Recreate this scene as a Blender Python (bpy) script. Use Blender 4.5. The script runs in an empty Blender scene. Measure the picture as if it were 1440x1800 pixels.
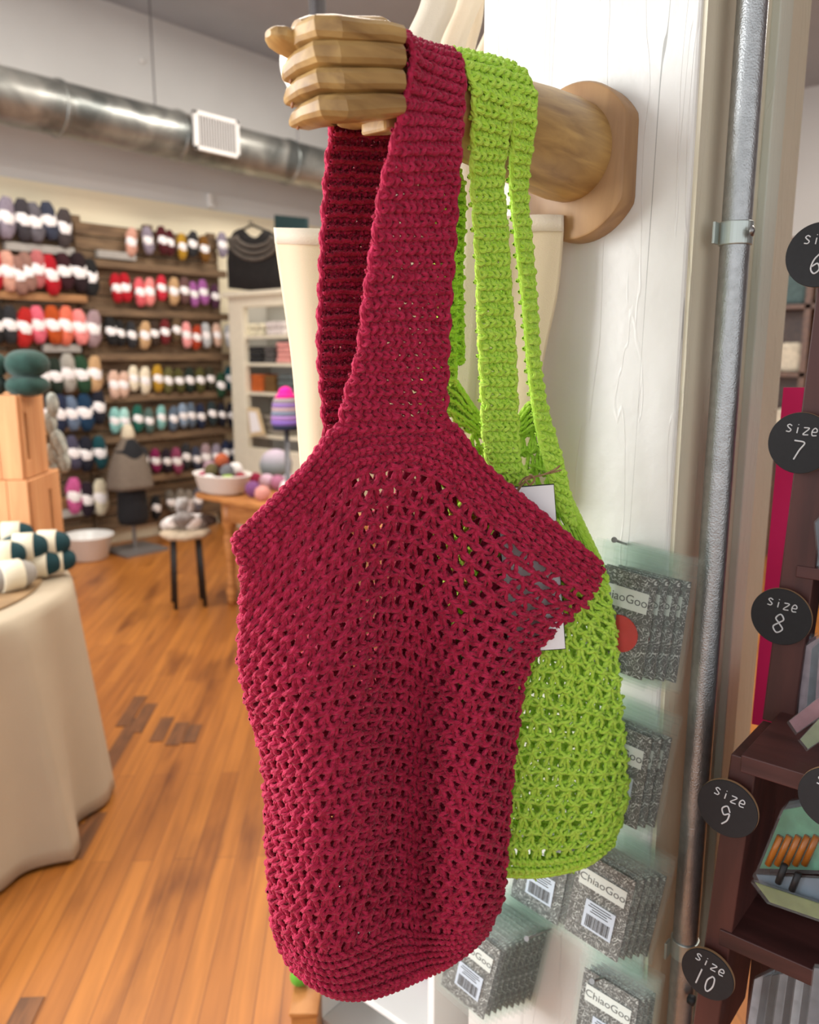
import bpy, math, random
import numpy as np
from mathutils import Matrix, Vector
random.seed(7); rng = np.random.default_rng(7)
SC = bpy.context.scene; COL = SC.collection
PI = math.pi

# ------------------------------------------------------------------ camera
FPX = 1443.0
TH, PT = math.radians(40), math.radians(10.9)
F = np.array([math.cos(TH)*math.cos(PT), math.sin(TH)*math.cos(PT), -math.sin(PT)])
R = np.array([math.sin(TH), -math.cos(TH), 0.0]); UP = np.cross(R, F)
CAM = np.array([0, 0, 1.5])
cam = bpy.data.cameras.new('camera'); camo = bpy.data.objects.new('camera', cam); COL.objects.link(camo)
cam.sensor_fit = 'VERTICAL'; cam.sensor_height = 36; cam.sensor_width = 28.8
cam.lens = FPX/1800*36
cam.clip_start = 0.02; cam.clip_end = 60
m = Matrix(((R[0], UP[0], -F[0], 0), (R[1], UP[1], -F[1], 0), (R[2], UP[2], -F[2], 0), (0, 0, 0, 1)))
camo.matrix_world = Matrix.Translation(Vector(CAM)) @ m
cam.dof.use_dof = True; cam.dof.focus_distance = 0.84; cam.dof.aperture_fstop = 5.0
SC.camera = camo
SC.cycles.transparent_max_bounces = 48

# ------------------------------------------------------------------ light
SC.view_settings.view_transform = 'Standard'; SC.view_settings.look = 'None'
SC.view_settings.gamma = 1; SC.view_settings.use_curve_mapping = False
SC.view_settings.exposure = 0.08
W = bpy.data.worlds.new('world'); SC.world = W; W.use_nodes = True
W.node_tree.nodes['Background'].inputs[0].default_value = (0.93, 0.96, 1.0, 1)
W.node_tree.nodes['Background'].inputs[1].default_value = 1.32

def area(name, loc, size, power, color=(1, 1, 1), rot=(0, 0, 0)):
    l = bpy.data.lights.new(name, 'AREA'); l.shape = 'RECTANGLE'; l.size, l.size_y = size
    l.energy = power; l.color = color
    o = bpy.data.objects.new(name, l); o.location = loc; o.rotation_euler = rot; COL.objects.link(o)
    return o
WARM = (1.0, 0.93, 0.84)  # unseen area lamps under the ceiling, added to brighten the interior
area('unseen_fill_lamp', (1.6, 2.2, 4.0), (1.6, 0.4), 62, WARM)
area('unseen_fill_lamp', (4.6, 3.9, 4.0), (1.8, 0.5), 80, WARM)
area('unseen_fill_lamp', (3.4, 0.3, 4.0), (1.6, 0.4), 60, WARM)
area('unseen_fill_lamp', (1.8, 4.2, 4.0), (1.6, 0.4), 60, WARM)
area('unseen_fill_lamp', (6.8, 0.6, 4.0), (1.6, 0.4), 70, WARM)
# area lamp inside the room, added to strengthen daylight from the left
area('added_daylight_lamp', (-1.5, 3.3, 2.0), (2.6, 2.2), 185, (0.96, 0.98, 1.0), (0, math.radians(-90), math.radians(-50)))

# ------------------------------------------------------------------ picking points
def ray(x, y): return F + R*(x-720)/FPX - UP*(y-900)/FPX
def at(x, y, d): return CAM + ray(x, y)*d
def ath(x, y, h):                      # h = horizontal distance ahead of the camera
    return CAM + ray(x, y)*(h/(math.cos(PT) - math.sin(PT)*(y-900)/FPX))
def pl(x, y, ax, v):
    r = ray(x, y); return CAM + r*((v-CAM[ax])/r[ax])

# ------------------------------------------------------------------ materials
def new_mat(name):
    mt = bpy.data.materials.new(name); mt.use_nodes = True
    return mt, mt.node_tree.nodes, mt.node_tree.links, mt.node_tree.nodes['Principled BSDF']
def s2l(c):
    return tuple(((v/255)/12.92 if v/255 <= .04045 else ((v/255+.055)/1.055)**2.4) for v in c)
def plain(name, rgb, rough=.6, metal=0, noise=0, scale=20, bump=0, bscale=200, sheen=0, spec=.5, emit=None, estr=0):
    mt, N, L, P = new_mat(name)
    c = s2l(rgb)
    P.inputs['Base Color'].default_value = (*c, 1)
    P.inputs['Roughness'].default_value = rough; P.inputs['Metallic'].default_value = metal
    P.inputs['Specular IOR Level'].default_value = spec
    if sheen: P.inputs['Sheen Weight'].default_value = sheen
    if emit: P.inputs['Emission Color'].default_value = (*s2l(emit), 1); P.inputs['Emission Strength'].default_value = estr
    tc = N.new('ShaderNodeTexCoord')
    if noise:
        n = N.new('ShaderNodeTexNoise'); n.inputs['Scale'].default_value = scale; n.inputs['Detail'].default_value = 4
        r = N.new('ShaderNodeValToRGB'); r.color_ramp.elements[0].position = .3; r.color_ramp.elements[1].position = .7
        r.color_ramp.elements[0].color = (*[v*(1-noise) for v in c], 1); r.color_ramp.elements[1].color = (*[min(1, v*(1+noise)) for v in c], 1)
        L.new(tc.outputs['Object'], n.inputs['Vector']); L.new(n.outputs['Fac'], r.inputs['Fac']); L.new(r.outputs['Color'], P.inputs['Base Color'])
    if bump:
        n = N.new('ShaderNodeTexNoise'); n.inputs['Scale'].default_value = bscale; n.inputs['Detail'].default_value = 3
        b = N.new('ShaderNodeBump'); b.inputs['Strength'].default_value = bump; b.inputs['Distance'].default_value = .002
        L.new(tc.outputs['Object'], n.inputs['Vector']); L.new(n.outputs['Fac'], b.inputs['Height']); L.new(b.outputs['Normal'], P.inputs['Normal'])
    return mt
def wood(name, dark, light, scale=(3, 40, 40), rough=.45, bump=.15, contrast=(.3, .7), coat=0, rot=(0, 0, 0)):
    mt, N, L, P = new_mat(name)
    tc = N.new('ShaderNodeTexCoord'); mp = N.new('ShaderNodeMapping'); mp.inputs['Scale'].default_value = scale
    m0 = N.new('ShaderNodeMapping'); m0.inputs['Rotation'].default_value = rot
    L.new(tc.outputs['Object'], m0.inputs['Vector']); L.new(m0.outputs['Vector'], mp.inputs['Vector'])
    n = N.new('ShaderNodeTexNoise'); n.inputs['Scale'].default_value = 1; n.inputs['Detail'].default_value = 6; n.inputs['Distortion'].default_value = .6
    L.new(mp.outputs['Vector'], n.inputs['Vector'])
    r = N.new('ShaderNodeValToRGB'); e = r.color_ramp.elements
    e[0].position, e[1].position = contrast; e[0].color = (*s2l(dark), 1); e[1].color = (*s2l(light), 1)
    L.new(n.outputs['Fac'], r.inputs['Fac']); L.new(r.outputs['Color'], P.inputs['Base Color'])
    b = N.new('ShaderNodeBump'); b.inputs['Strength'].default_value = bump; b.inputs['Distance'].default_value = .002
    L.new(n.outputs['Fac'], b.inputs['Height']); L.new(b.outputs['Normal'], P.inputs['Normal'])
    P.inputs['Roughness'].default_value = rough; P.inputs['Coat Weight'].default_value = coat
    return mt
def yarn_mat(name, rgb, rgb2, plies=4):
    mt, N, L, P = new_mat(name)
    uv = N.new('ShaderNodeUVMap'); sp = N.new('ShaderNodeSeparateXYZ'); L.new(uv.outputs['UV'], sp.inputs[0])
    # plied strands: stripes that wind around the yarn (u around, v along in yarn diameters)
    a = N.new('ShaderNodeMath'); a.operation = 'MULTIPLY'; a.inputs[1].default_value = 8
    b = N.new('ShaderNodeMath'); b.operation = 'MULTIPLY_ADD'; b.inputs[1].default_value = 1.6
    L.new(sp.outputs['X'], a.inputs[0]); L.new(sp.outputs['Y'], b.inputs[0]); L.new(a.outputs[0], b.inputs[2])
    c = N.new('ShaderNodeMath'); c.operation = 'FRACT'; L.new(b.outputs[0], c.inputs[0])
    d = N.new('ShaderNodeMath'); d.operation = 'PINGPONG'; d.inputs[1].default_value = .5; L.new(c.outputs[0], d.inputs[0])
    n = N.new('ShaderNodeTexNoise'); n.inputs['Scale'].default_value = 900; n.inputs['Detail'].default_value = 2
    tc = N.new('ShaderNodeTexCoord'); L.new(tc.outputs['Object'], n.inputs['Vector'])
    ad = N.new('ShaderNodeMath'); ad.operation = 'MULTIPLY_ADD'; ad.inputs[1].default_value = .25
    L.new(n.outputs['Fac'], ad.inputs[0]); L.new(d.outputs[0], ad.inputs[2])
    bu = N.new('ShaderNodeBump'); bu.inputs['Strength'].default_value = .65; bu.inputs['Distance'].default_value = .0011
    L.new(ad.outputs[0], bu.inputs['Height']); L.new(bu.outputs['Normal'], P.inputs['Normal'])
    n2 = N.new('ShaderNodeTexNoise'); n2.inputs['Scale'].default_value = 160; n2.inputs['Detail'].default_value = 3
    L.new(tc.outputs['Object'], n2.inputs['Vector'])
    r = N.new('ShaderNodeValToRGB'); e = r.color_ramp.elements; e[0].position, e[1].position = .35, .68
    e[0].color = (*s2l(rgb), 1); e[1].color = (*s2l(rgb2), 1)
    L.new(n2.outputs['Fac'], r.inputs['Fac']); L.new(r.outputs['Color'], P.inputs['Base Color'])
    P.inputs['Roughness'].default_value = .75; P.inputs['Sheen Weight'].default_value = .14; P.inputs['Sheen Roughness'].default_value = .4
    P.inputs['Specular IOR Level'].default_value = .3
    return mt
def clear_plastic(name, alpha=.86, tint=(251, 253, 252)):
    mt, N, L, P = new_mat(name)
    out = N['Material Output']
    t = N.new('ShaderNodeBsdfTransparent'); t.inputs[0].default_value = (*s2l(tint), 1)
    mx = N.new('ShaderNodeMixShader'); lw = N.new('ShaderNodeLayerWeight'); pw = N.new('ShaderNodeMath'); pw.operation = 'POWER'; pw.inputs[1].default_value = 4; L.new(lw.outputs['Facing'], pw.inputs[0]); fr = N.new('ShaderNodeMath'); fr.operation = 'MULTIPLY'; fr.inputs[1].default_value = .45; L.new(pw.outputs[0], fr.inputs[0])
    ad = N.new('ShaderNodeMath'); ad.operation = 'ADD'; ad.inputs[1].default_value = 1-alpha
    L.new(fr.outputs[0], ad.inputs[0]); L.new(ad.outputs[0], mx.inputs[0])
    P.inputs['Base Color'].default_value = (.8, .82, .8, 1); P.inputs['Roughness'].default_value = .12
    L.new(t.outputs[0], mx.inputs[1]); L.new(P.outputs[0], mx.inputs[2]); L.new(mx.outputs[0], out.inputs['Surface'])
    return mt
def painted(name, rgb, rgb2=None, crack=.5):
    mt, N, L, P = new_mat(name); rgb2 = rgb2 or rgb
    tc = N.new('ShaderNodeTexCoord')
    n = N.new('ShaderNodeTexNoise'); n.inputs['Scale'].default_value = 5; n.inputs['Detail'].default_value = 5
    L.new(tc.outputs['Object'], n.inputs['Vector'])
    r = N.new('ShaderNodeValToRGB'); e = r.color_ramp.elements; e[0].position, e[1].position = .35, .7
    e[0].color = (*s2l(rgb), 1); e[1].color = (*s2l(rgb2), 1); L.new(n.outputs['Fac'], r.inputs['Fac'])
    mp = N.new('ShaderNodeMapping'); mp.inputs['Scale'].default_value = (9, 9, 1.1); L.new(tc.outputs['Object'], mp.inputs['Vector'])
    w = N.new('ShaderNodeTexNoise'); w.inputs['Scale'].default_value = 1.5; w.inputs['Detail'].default_value = 3; w.inputs['Distortion'].default_value = .4
    L.new(mp.outputs['Vector'], w.inputs['Vector'])
    # raised wrinkles / paint cracks
    s = N.new('ShaderNodeMath'); s.operation = 'SUBTRACT'; s.inputs[1].default_value = .5; L.new(w.outputs['Fac'], s.inputs[0])
    ab = N.new('ShaderNodeMath'); ab.operation = 'ABSOLUTE'; L.new(s.outputs[0], ab.inputs[0])
    rr = N.new('ShaderNodeMapRange'); rr.inputs['From Min'].default_value = 0; rr.inputs['From Max'].default_value = .006
    rr.inputs['To Min'].default_value = 1; rr.inputs['To Max'].default_value = 0; L.new(ab.outputs[0], rr.inputs['Value'])
    n3 = N.new('ShaderNodeTexNoise'); n3.inputs['Scale'].default_value = 60; n3.inputs['Detail'].default_value = 5; L.new(tc.outputs['Object'], n3.inputs['Vector'])
    mu = N.new('ShaderNodeMath'); mu.operation = 'MULTIPLY_ADD'; mu.inputs[1].default_value = crack
    L.new(rr.outputs[0], mu.inputs[0]); L.new(n3.outputs['Fac'], mu.inputs[2])
    b = N.new('ShaderNodeBump'); b.inputs['Strength'].default_value = .55; b.inputs['Distance'].default_value = .0016
    L.new(mu.outputs[0], b.inputs['Height']); L.new(b.outputs['Normal'], P.inputs['Normal'])
    # a few dark hairline splits
    mp2 = N.new('ShaderNodeMapping'); mp2.inputs['Scale'].default_value = (10, 10, .10); mp2.inputs['Location'].default_value = (3.3, 1.1, 2)
    L.new(tc.outputs['Object'], mp2.inputs['Vector'])
    w2 = N.new('ShaderNodeTexNoise'); w2.inputs['Scale'].default_value = 2; w2.inputs['Detail'].default_value = 2; L.new(mp2.outputs['Vector'], w2.inputs['Vector'])
    s2 = N.new('ShaderNodeMath'); s2.operation = 'SUBTRACT'; s2.inputs[1].default_value = .6; L.new(w2.outputs['Fac'], s2.inputs[0])
    a2 = N.new('ShaderNodeMath'); a2.operation = 'ABSOLUTE'; L.new(s2.outputs[0], a2.inputs[0])
    lt = N.new('ShaderNodeMath'); lt.operation = 'LESS_THAN'; lt.inputs[1].default_value = .0012; L.new(a2.outputs[0], lt.inputs[0])
    mx = N.new('ShaderNodeMixRGB'); mx.inputs[2].default_value = (*[v*.35 for v in s2l(rgb)], 1)
    m5 = N.new('ShaderNodeMath'); m5.operation = 'MULTIPLY'; m5.inputs[1].default_value = .7; L.new(lt.outputs[0], m5.inputs[0])
    L.new(m5.outputs[0], mx.inputs[0]); L.new(r.outputs['Color'], mx.inputs[1]); L.new(mx.outputs[0], P.inputs['Base Color'])
    P.inputs['Roughness'].default_value = .42
    return mt

# ------------------------------------------------------------------ mesh building
class MB:
    def __init__(s): s.v = []; s.f = []; s.n = 0
    def add(s, v, f):
        s.v.extend([tuple(map(float, q)) for q in v]); s.f.extend([tuple(i+s.n for i in q) for q in f]); s.n = len(s.v); return s
    def box(s, c, d, M=None):
        x, y, z = [q/2 for q in d]; pts = [(i*x, j*y, k*z) for i in (-1, 1) for j in (-1, 1) for k in (-1, 1)]
        if M is not None: pts = [tuple(M @ Vector(p)) for p in pts]
        return s.add([(p[0]+c[0], p[1]+c[1], p[2]+c[2]) for p in pts],
                     [(0, 1, 3, 2), (4, 6, 7, 5), (0, 4, 5, 1), (2, 3, 7, 6), (0, 2, 6, 4), (1, 5, 7, 3)])
    def bar(s, p0, p1, a, b):          # beam from p0 to p1, a and b are full cross vectors
        p0, p1, a, b = map(np.array, (p0, p1, a, b))
        q = [p+i*a/2+j*b/2 for p in (p0, p1) for i in (-1, 1) for j in (-1, 1)]
        return s.add(q, [(0, 1, 3, 2), (4, 6, 7, 5), (0, 4, 5, 1), (2, 3, 7, 6), (0, 2, 6, 4), (1, 5, 7, 3)])
    def tube(s, pts, r, n=10, cap=True, flat=1.0, ref=(0, 0, 1)):
        pts = np.array(pts, float); K = len(pts); r = np.broadcast_to(np.array(r, float), (K,))
        T = np.gradient(pts, axis=0); T /= np.linalg.norm(T, axis=1)[:, None]+1e-12
        ref = np.array(ref, float); v = []
        for i in range(K):
            a = np.cross(T[i], ref)
            if np.linalg.norm(a) < .05: a = np.cross(T[i], (1, 0, 0))
            a /= np.linalg.norm(a); b = np.cross(a, T[i])
            for j in range(n):
                t = 2*PI*j/n; v.append(pts[i]+r[i]*(math.cos(t)*a+flat*math.sin(t)*b))
        f = [(i*n+j, i*n+(j+1) % n, (i+1)*n+(j+1) % n, (i+1)*n+j) for i in range(K-1) for j in range(n)]
        if cap: f += [tuple(range(n))[::-1], tuple((K-1)*n+j for j in range(n))]
        return s.add(v, f)
    def lathe(s, prof, c=(0, 0, 0), n=32, M=None, sx=1, sy=1, wob=None):
        v = []
        for i, (r, z) in enumerate(prof):
            for j in range(n):
                t = 2*PI*j/n; rr = r*(wob(t, i/(len(prof)-1)) if wob else 1)
                p = Vector((rr*math.cos(t)*sx, rr*math.sin(t)*sy, z))
                if M is not None: p = M @ p
                v.append((p[0]+c[0], p[1]+c[1], p[2]+c[2]))
        f = [(i*n+j, i*n+(j+1) % n, (i+1)*n+(j+1) % n, (i+1)*n+j) for i in range(len(prof)-1) for j in range(n)]
        f += [tuple(range(n))[::-1], tuple((len(prof)-1)*n+j for j in range(n))]
        return s.add(v, f)
    def grid(s, G, thick=0, wrap=False):
        G = np.array(G); A, B = G.shape[:2]
        f = [(i*B+j, i*B+j+1, (i+1)*B+j+1, (i+1)*B+j) for i in range(A-1) for j in range(B-1)]
        return s.add(G.reshape(-1, 3), f)
    def build(s, name, mat, parent=None, smooth=False, bevel=0, solid=0, local=False, auto=None, sub=0):
        me = bpy.data.meshes.new(name)
        off = np.zeros(3)
        if parent is not None and not local:
            p = parent
            while p is not None: off += np.array(p.location); p = p.parent
        me.from_pydata([tuple(np.array(q)-off) for q in s.v], [], s.f); me.update()
        o = bpy.data.objects.new(name, me); COL.objects.link(o)
        if mat is not None: me.materials.append(mat)
        if parent is not None: o.parent = parent
        if smooth: me.polygons.foreach_set('use_smooth', [True]*len(me.polygons))
        if solid: q = o.modifiers.new('s', 'SOLIDIFY'); q.thickness = solid; q.offset = 0
        if bevel: q = o.modifiers.new('b', 'BEVEL'); q.width = bevel; q.segments = 2; q.limit_method = 'ANGLE'
        if sub: q = o.modifiers.new('u', 'SUBSURF'); q.levels = q.render_levels = sub
        if auto: me.set_sharp_from_angle(angle=math.radians(auto))
        return o
def thing(name, label, cat, loc=(0, 0, 0), group=None, rot=None):
    o = bpy.data.objects.new(name, None); COL.objects.link(o); o.location = Vector([float(q) for q in loc]); o.empty_display_size = .02
    if rot is not None: o.rotation_euler = rot
    o['label'] = label; o['category'] = cat
    if group: o['group'] = group
    return o
def tag(o, label, cat, group=None):
    o['label'] = label; o['category'] = cat
    if group: o['group'] = group
    return o
def struct(o): o['kind'] = 'structure'; return o
def dup(root, loc=None, label=None, group=None, rot=None):
    r = root.copy(); COL.objects.link(r)
    if loc is not None: r.location = Vector([float(q) for q in loc])
    if rot is not None: r.rotation_euler = rot
    if label: r['label'] = label
    if group: r['group'] = group
    for ch in list(root.children):
        c = ch.copy(); COL.objects.link(c); c.parent = r
        for g in ch.children:
            d = g.copy(); COL.objects.link(d); d.parent = c
    return r
def cr(P, n):                          # catmull-rom resample of a polyline (K,D) to n points
    P = np.array(P, float); K = len(P); t = np.linspace(0, K-1, n); i = np.minimum(t.astype(int), K-2); f = (t-i)[:, None]
    sh = (n,)+P.shape[1:]; f = f.reshape((n,)+(1,)*(P.ndim-1))
    g = lambda k: P[np.clip(k, 0, K-1)]
    p0 = np.where((i == 0).reshape(f.shape), 2*P[0]-P[1], g(i-1)); p3 = np.where((i+2 > K-1).reshape(f.shape), 2*P[-1]-P[-2], g(i+2))
    p1, p2 = g(i), g(i+1)
    return .5*((2*p1)+(-p0+p2)*f+(2*p0-5*p1+4*p2-p3)*f**2+(-p0+3*p1-3*p2+p3)*f**3)

# ------------------------------------------------------------------ crochet
class Surf:
    def __init__(s, P, nr=160, nc=120, sign=1):
        G = cr(P, nr); G = cr(G.transpose(1, 0, 2), nc).transpose(1, 0, 2)
        # even out the row spacing
        L = np.linalg.norm(np.diff(G, axis=0), axis=2).mean(1); a = np.concatenate([[0], np.cumsum(L)]); s.len = a[-1]; a /= a[-1]
        s.a = a; s.vr = np.interp(np.linspace(0, 1, P.shape[0]), np.linspace(0, 1, nr), a)   # v of each control row
        t = np.interp(np.linspace(0, 1, nr), a, np.arange(nr)); i = np.minimum(t.astype(int), nr-2); f = (t-i)[:, None, None]
        s.G = G[i]*(1-f)+G[i+1]*f
        dv = np.gradient(s.G, axis=0); du = np.gradient(s.G, axis=1)
        N = np.cross(du, dv); N /= np.linalg.norm(N, axis=2)[..., None]+1e-12; s.N = N*sign
    def look(s, A, u, v):
        r, c = A.shape[:2]; x = u*(c-1); y = v*(r-1)
        i = np.clip(np.floor(y).astype(int), 0, r-2); j = np.clip(np.floor(x).astype(int), 0, c-2)
        fy = (y-i)[..., None]; fx = (x-j)[..., None]
        return (A[i, j]*(1-fx)+A[i, j+1]*fx)*(1-fy)+(A[i+1, j]*(1-fx)+A[i+1, j+1]*fx)*fy
    def __call__(s, u, v, z):
        uc = np.clip(u, 0, 1); vc = np.clip(v, 0, 1)
        P = s.look(s.G, u, v); N = s.look(s.N, uc, vc); N /= np.linalg.norm(N, axis=-1)[..., None]
        return P+N*z[..., None], N
class Yarn:                            # collects tubes for ONE knitted piece
    def __init__(s, M=12): s.v = []; s.f = []; s.uv = []; s.n = 0; s.M = M
    def tubes(s, P, Nn, rad, M=12):     # P (S,K,3) centre lines, Nn (S,K,3) normals
        S, K = P.shape[:2]
        T = np.gradient(P, axis=1); T /= np.linalg.norm(T, axis=2)[..., None]+1e-12
        A = np.cross(T, Nn); A /= np.linalg.norm(A, axis=2)[..., None]+1e-9; B = np.cross(A, T)
        M = s.M; seg0 = np.linalg.norm(np.diff(P, axis=1), axis=2); l0 = np.concatenate([np.zeros((S, 1)), np.cumsum(seg0, 1)], 1)
        th = (np.arange(M)*2*PI/M)[None, None, :]+(l0/(2*rad)*1.15+rng.random((S, 1))*6)[:, :, None]
        ply = np.where(np.arange(M) % 3 == 0, .74, 1.04) if M == 12 else np.ones(M)      # four plies twisted around each other
        ends = np.ones(K); ends[0] = ends[-1] = .5
        rr = (rad*ends)[None, :, None, None]*ply[None, None, :, None]
        V = P[:, :, None, :]+rr*(np.cos(th)[..., None]*A[:, :, None, :]+np.sin(th)[..., None]*B[:, :, None, :])
        k, j = np.meshgrid(np.arange(K-1), np.arange(M), indexing='ij'); j2 = (j+1) % M
        q = np.stack([k*M+j, k*M+j2, (k+1)*M+j2, (k+1)*M+j], -1).reshape(-1, 4)
        seg = np.linalg.norm(np.diff(P, axis=1), axis=2); ln = np.concatenate([np.zeros((S, 1)), np.cumsum(seg, 1)], 1)/(2*rad)
        off = rng.random((S, 1))
        u0, u1 = j.ravel()/M, (j.ravel()+1)/M
        for_s = np.stack([np.stack([np.broadcast_to(u, (S, len(u))), ln[:, kk]+off], -1) for u, kk in ((u0, k.ravel()), (u1, k.ravel()), (u1, k.ravel()+1), (u0, k.ravel()+1))], 2)
        s.v.append(V.reshape(-1, 3)); s.f.append((q[None]+(np.arange(S)*K*M)[:, None, None]).reshape(-1, 4)+s.n); s.uv.append(for_s.reshape(-1, 2)); s.n += S*K*M
    def stitches(s, surf, U0, V0, du, dv, paths, rad, K=11, jit=.05):
        U0, V0 = np.array(U0, float), np.array(V0, float); n = len(U0)
        du = np.broadcast_to(np.array(du, float), (n,)); dv = np.broadcast_to(np.array(dv, float), (n,))
        for p in paths:
            p = np.array(p, float); q = cr(p, K)
            J = rng.normal(0, jit, (n, len(p), 3)); J = cr(J.transpose(1, 0, 2), K).transpose(1, 0, 2)
            q = q[None]+J*np.array([1, 1, 1.5])
            P, Nn = surf(U0[:, None]+q[..., 0]*du[:, None], V0[:, None]+q[..., 1]*dv[:, None], q[..., 2]*rad)
            s.tubes(P, Nn, rad)
    def line(s, surf, u, v, z, rad):
        P, Nn = surf(np.array(u, float)[None], np.array(v, float)[None], np.array(z, float)[None]*rad); s.tubes(P, Nn, rad)
    def build(s, name, mat, parent=None):
        V = np.concatenate(s.v); Q = np.concatenate(s.f); UV = np.concatenate(s.uv)
        off = np.zeros(3); p = parent
        while p is not None: off += np.array(p.location); p = p.parent
        V = V-off
        me = bpy.data.meshes.new(name); me.vertices.add(len(V)); me.vertices.foreach_set('co', V.astype(np.float32).ravel())
        me.loops.add(Q.size); me.loops.foreach_set('vertex_index', Q.astype(np.int32).ravel())
        me.polygons.add(len(Q)); me.polygons.foreach_set('loop_start', np.arange(0, Q.size, 4, dtype=np.int32))
        me.polygons.foreach_set('loop_total', np.full(len(Q), 4, dtype=np.int32))
        uvl = me.uv_layers.new(name='UVMap'); me.update(calc_edges=True); 
        me.uv_layers[0].data.foreach_set('uv', UV.astype(np.float32).ravel())
        me.polygons.foreach_set('use_smooth', np.ones(len(Q), dtype=bool)); me.materials.append(mat); me.update()
        o = bpy.data.objects.new(name, me); COL.objects.link(o)
        if parent is not None: o.parent = parent
        return o
# stitch shapes: x along the row, y down the fabric (0..1 = one row), z out of the fabric in yarn radii
DENSE = [[(-.42, 1.0, -.4), (-.30, .78, .5), (-.14, .5, .8), (.02, .25, .3)],
         [(.44, 1.0, -.4), (.30, .80, .4), (.18, .55, .8), (.05, .25, .5)],
         [(-.62, .14, .0), (-.35, -.02, 1.8), (.0, .12, 2.5), (.32, .34, 1.2)],
         [(-.5, .42, .2), (-.2, .42, 1.6), (.15, .22, 2.2), (.5, .0, .4)],
         [(-.6, .5, -1.4), (.0, .55, -1.2), (.6, .5, -1.4)]]
MESH = [[(-.36, 1.12, -.3), (-.33, .88, .7), (-.22, .58, 1.5), (-.06, .30, 1.3), (.0, .05, .3)],
        [(-.12, 1.14, -.5), (-.11, .84, .6), (-.05, .52, 1.0), (.02, .25, .8), (.04, .02, .0)],
        [(.22, 1.12, -.2), (.20, .84, .9), (.14, .54, 1.6), (.08, .26, 1.6), (-.04, .02, .5)],
        [(-.60, .20, .2), (-.40, .28, 1.3), (-.14, .16, 2.3), (.12, -.04, 2.1), (.34, -.06, .7)],
        [(-.34, -.10, .3), (-.14, .06, 1.7), (.12, .24, 2.2), (.38, .20, 1.3), (.62, .06, .1)],
        [(-.6, -.06, -.8), (-.2, .0, -.2), (.2, .06, -.2), (.6, .0, -.8)]]
def dense_rows(Y, surf, v0, v1, nr, nc, rad, u0=0, u1=1, jit=.05, slant=0):
    dv = (v1-v0)/nr; du = (u1-u0)/nc; U, V = [], []
    for r in range(nr):
        for c in range(nc):
            U.append(u0+du*(c+.5+(.25 if r % 2 else -.25)*.6)); V.append(v0+dv*r)
    Y.stitches(surf, U, V, du, dv, DENSE, rad, jit=jit)
def mesh_rows(Y, surf, v0, v1, nr, nc, rad, jit=.05):
    dv = (v1-v0)/nr; du = 1/nc; U, V = [], []
    for r in range(nr):
        for c in range(nc):
            U.append(du*(c+.5+(.25 if r % 2 else -.25))); V.append(v0+dv*r)
    Y.stitches(surf, U, V, du, dv, MESH, rad, jit=jit)
def edge_line(Y, surf, side, v0, v1, n, rad, amp=.01, z=.5):
    v = np.linspace(v0, v1, n*6); u = side+amp*np.sin(v*n*PI*1.0/(v1-v0)*2)
    Y.line(surf, u, v, np.full(len(v), z), rad)
def table(rows, hf): return np.array([[ath(x, y, hf(x, y, j/(len(r)-1), i/(len(rows)-1))) for j, (x, y) in enumerate(r)] for i, r in enumerate(rows)])

# ================================================================== SETTING
XF = 0.9436                             # plane of the column face (faces -X)
YS = 0.3817                             # plane of the column side (faces -Y)
M_white = painted('column_white_paint', (213, 211, 203), (224, 222, 215))
M_beige = painted('column_beige_paint', (214, 206, 180), (222, 214, 190), .9)
yc1 = float(pl(850, 10, 0, XF)[1])
mb = MB().box((XF+.135, (YS+yc1)/2, 2.03), (.27, yc1-YS, 4.06))
struct(mb.build('wall_column', M_white, bevel=.004))
mb = MB().box((XF+.1355, YS-.002, 2.03), (.263, .006, 4.04))
struct(mb.build('trim_1', M_beige))
xa = float(pl(1340, 100, 1, YS)[0]); xb = float(pl(1430, 60, 1, YS)[0])
mb = MB().box(((XF+.272+xb)/2, YS+.09, 2.03), (xb-XF-.272, .17, 4.06))
struct(mb.build('trim_2', M_beige, bevel=.003))
mb = MB().box((XF+.235, YS-.010, 2.03), (.05, .012, 4.04))
struct(mb.build('trim_3', painted('pale_green_paint', (204, 208, 192), (210, 212, 196)), bevel=.002))

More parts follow.
